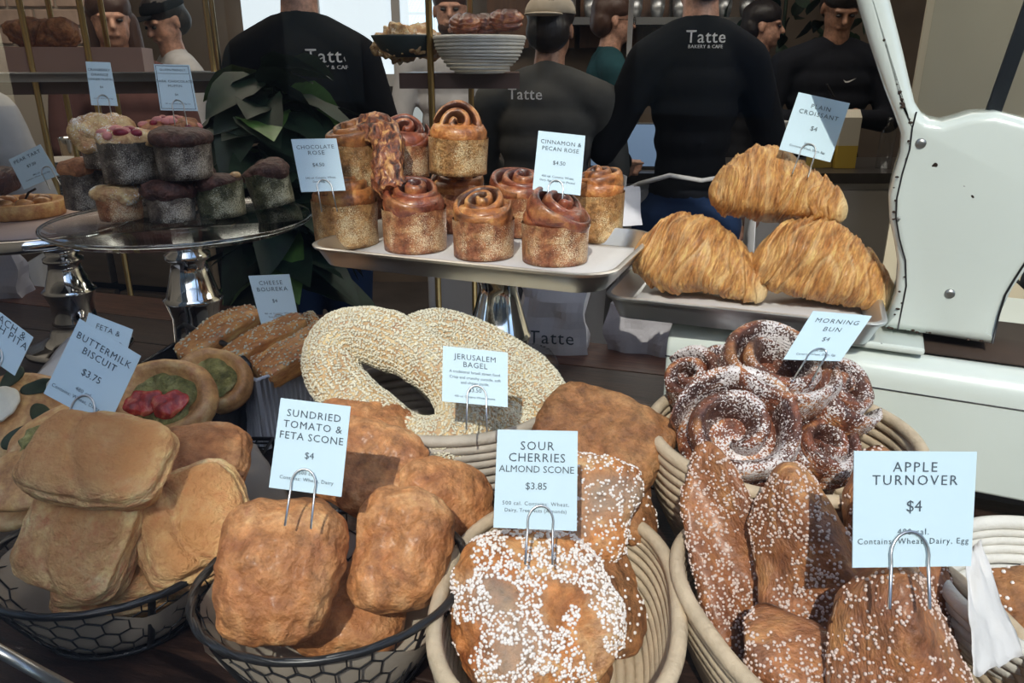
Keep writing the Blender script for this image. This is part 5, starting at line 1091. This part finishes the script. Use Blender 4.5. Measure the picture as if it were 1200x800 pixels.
# ---- bags on the counter behind
def bag(label, loc, w_, d_, h_, rz, mat, seed, txt=False):
    V = []; n = 12; K = 8
    for j in range(K + 1):
        for i in range(4 * n):
            s, t = divmod(i, n); t /= n; c = [(-1, -1), (1, -1), (1, 1), (-1, 1), (-1, -1)]; x = c[s][0] * (1 - t) + c[s + 1][0] * t; y = c[s][1] * (1 - t) + c[s + 1][1] * t; z = j / K
            q = Vector((x * w_ * (1 - .06 * z), y * d_ * (1 - .55 * z), z * h_)); k = noise.noise(q * 22 + Vector((seed, 0, 0))) * .012; V.append(q + Vector((k, k, k * .4 * (j > 0))))
    N4 = 4 * n; F = [(j * N4 + i, j * N4 + (i + 1) % N4, (j + 1) * N4 + (i + 1) % N4, (j + 1) * N4 + i) for j in range(K) for i in range(N4)] + [tuple(range(N4))[::-1]]
    o = mesh('paper_bag', V, F, mat, None, False); o.location = loc; o.rotation_euler = (0, 0, rz)
    if txt:
        V, F = text_mesh('Tatte', .035, 1.1); MB().add([(p.x, -d_ * .93 - .009, .022 + p.y) for p in V], F).build('lettering', M_INK, o, False)
    return tag(o, label, 'bag')
M_BAG = plain('white_paper_bag', (.72, .72, .76), .7, bump=.4, bscale=30)
bag('white paper bag with small logo standing behind the silver pedestal', (0.0761, 1.3367, 0.92), .062, .03, .13, -.15, M_BAG, 1, True)
bag('crumpled white plastic bag under the steel tray', tuple(Vector((0.241, 1.3367, 0.92))), .066, .03, .085, -.3, plain('white_plastic_bag', (.40, .38, .40), .35, bump=.8, bscale=30), 5)
bag('crumpled white paper behind the right end of the rose buns', (0.2876, 2.1052, 1.0), .06, .04, .10, .3, M_BAG, 9)
bag('white cloth bundle hanging by the left cake stand', (-1.1615, 1.6877, 0.92), .05, .04, .12, .2, plain('white_linen', (.5, .5, .56), .8), 12)
# stack of plates and jars on the left
pl0 = None
for i in range(14):
    if pl0 is None: o = pl0 = MB().lathe([(.04, 0), (.06, .004), (.095, .010), (.093, .012), (.06, .007), (.001, .006)], 40).build('plate', M_WC)
    else: o = pl0.copy(); C.objects.link(o)
    o.location = ((-1.4917, 2.5487, 1.1131)[0], (-1.4917, 2.5487, 1.1131)[1], 1.0 + .0085 * i); tag(o, {0: 'lowest white plate of the tall stack behind the muffins', 13: 'topmost white plate of the tall stack behind the muffins'}.get(i, 'white plate in the middle of the tall stack behind the muffins'), 'plate', 'stacked white plates behind the muffins')
for i, (pp, lb) in enumerate((((-1.764, 2.7937, 1.2013), 'steel tumbler at the far left behind the tart card'), ((-1.566, 2.7937, 1.2013), 'steel tumbler of tools above the plate stack'))):
    cup(lb, (pp[0], pp[1], 1.0), .035, .17, M_SILVER, 'tumbler')
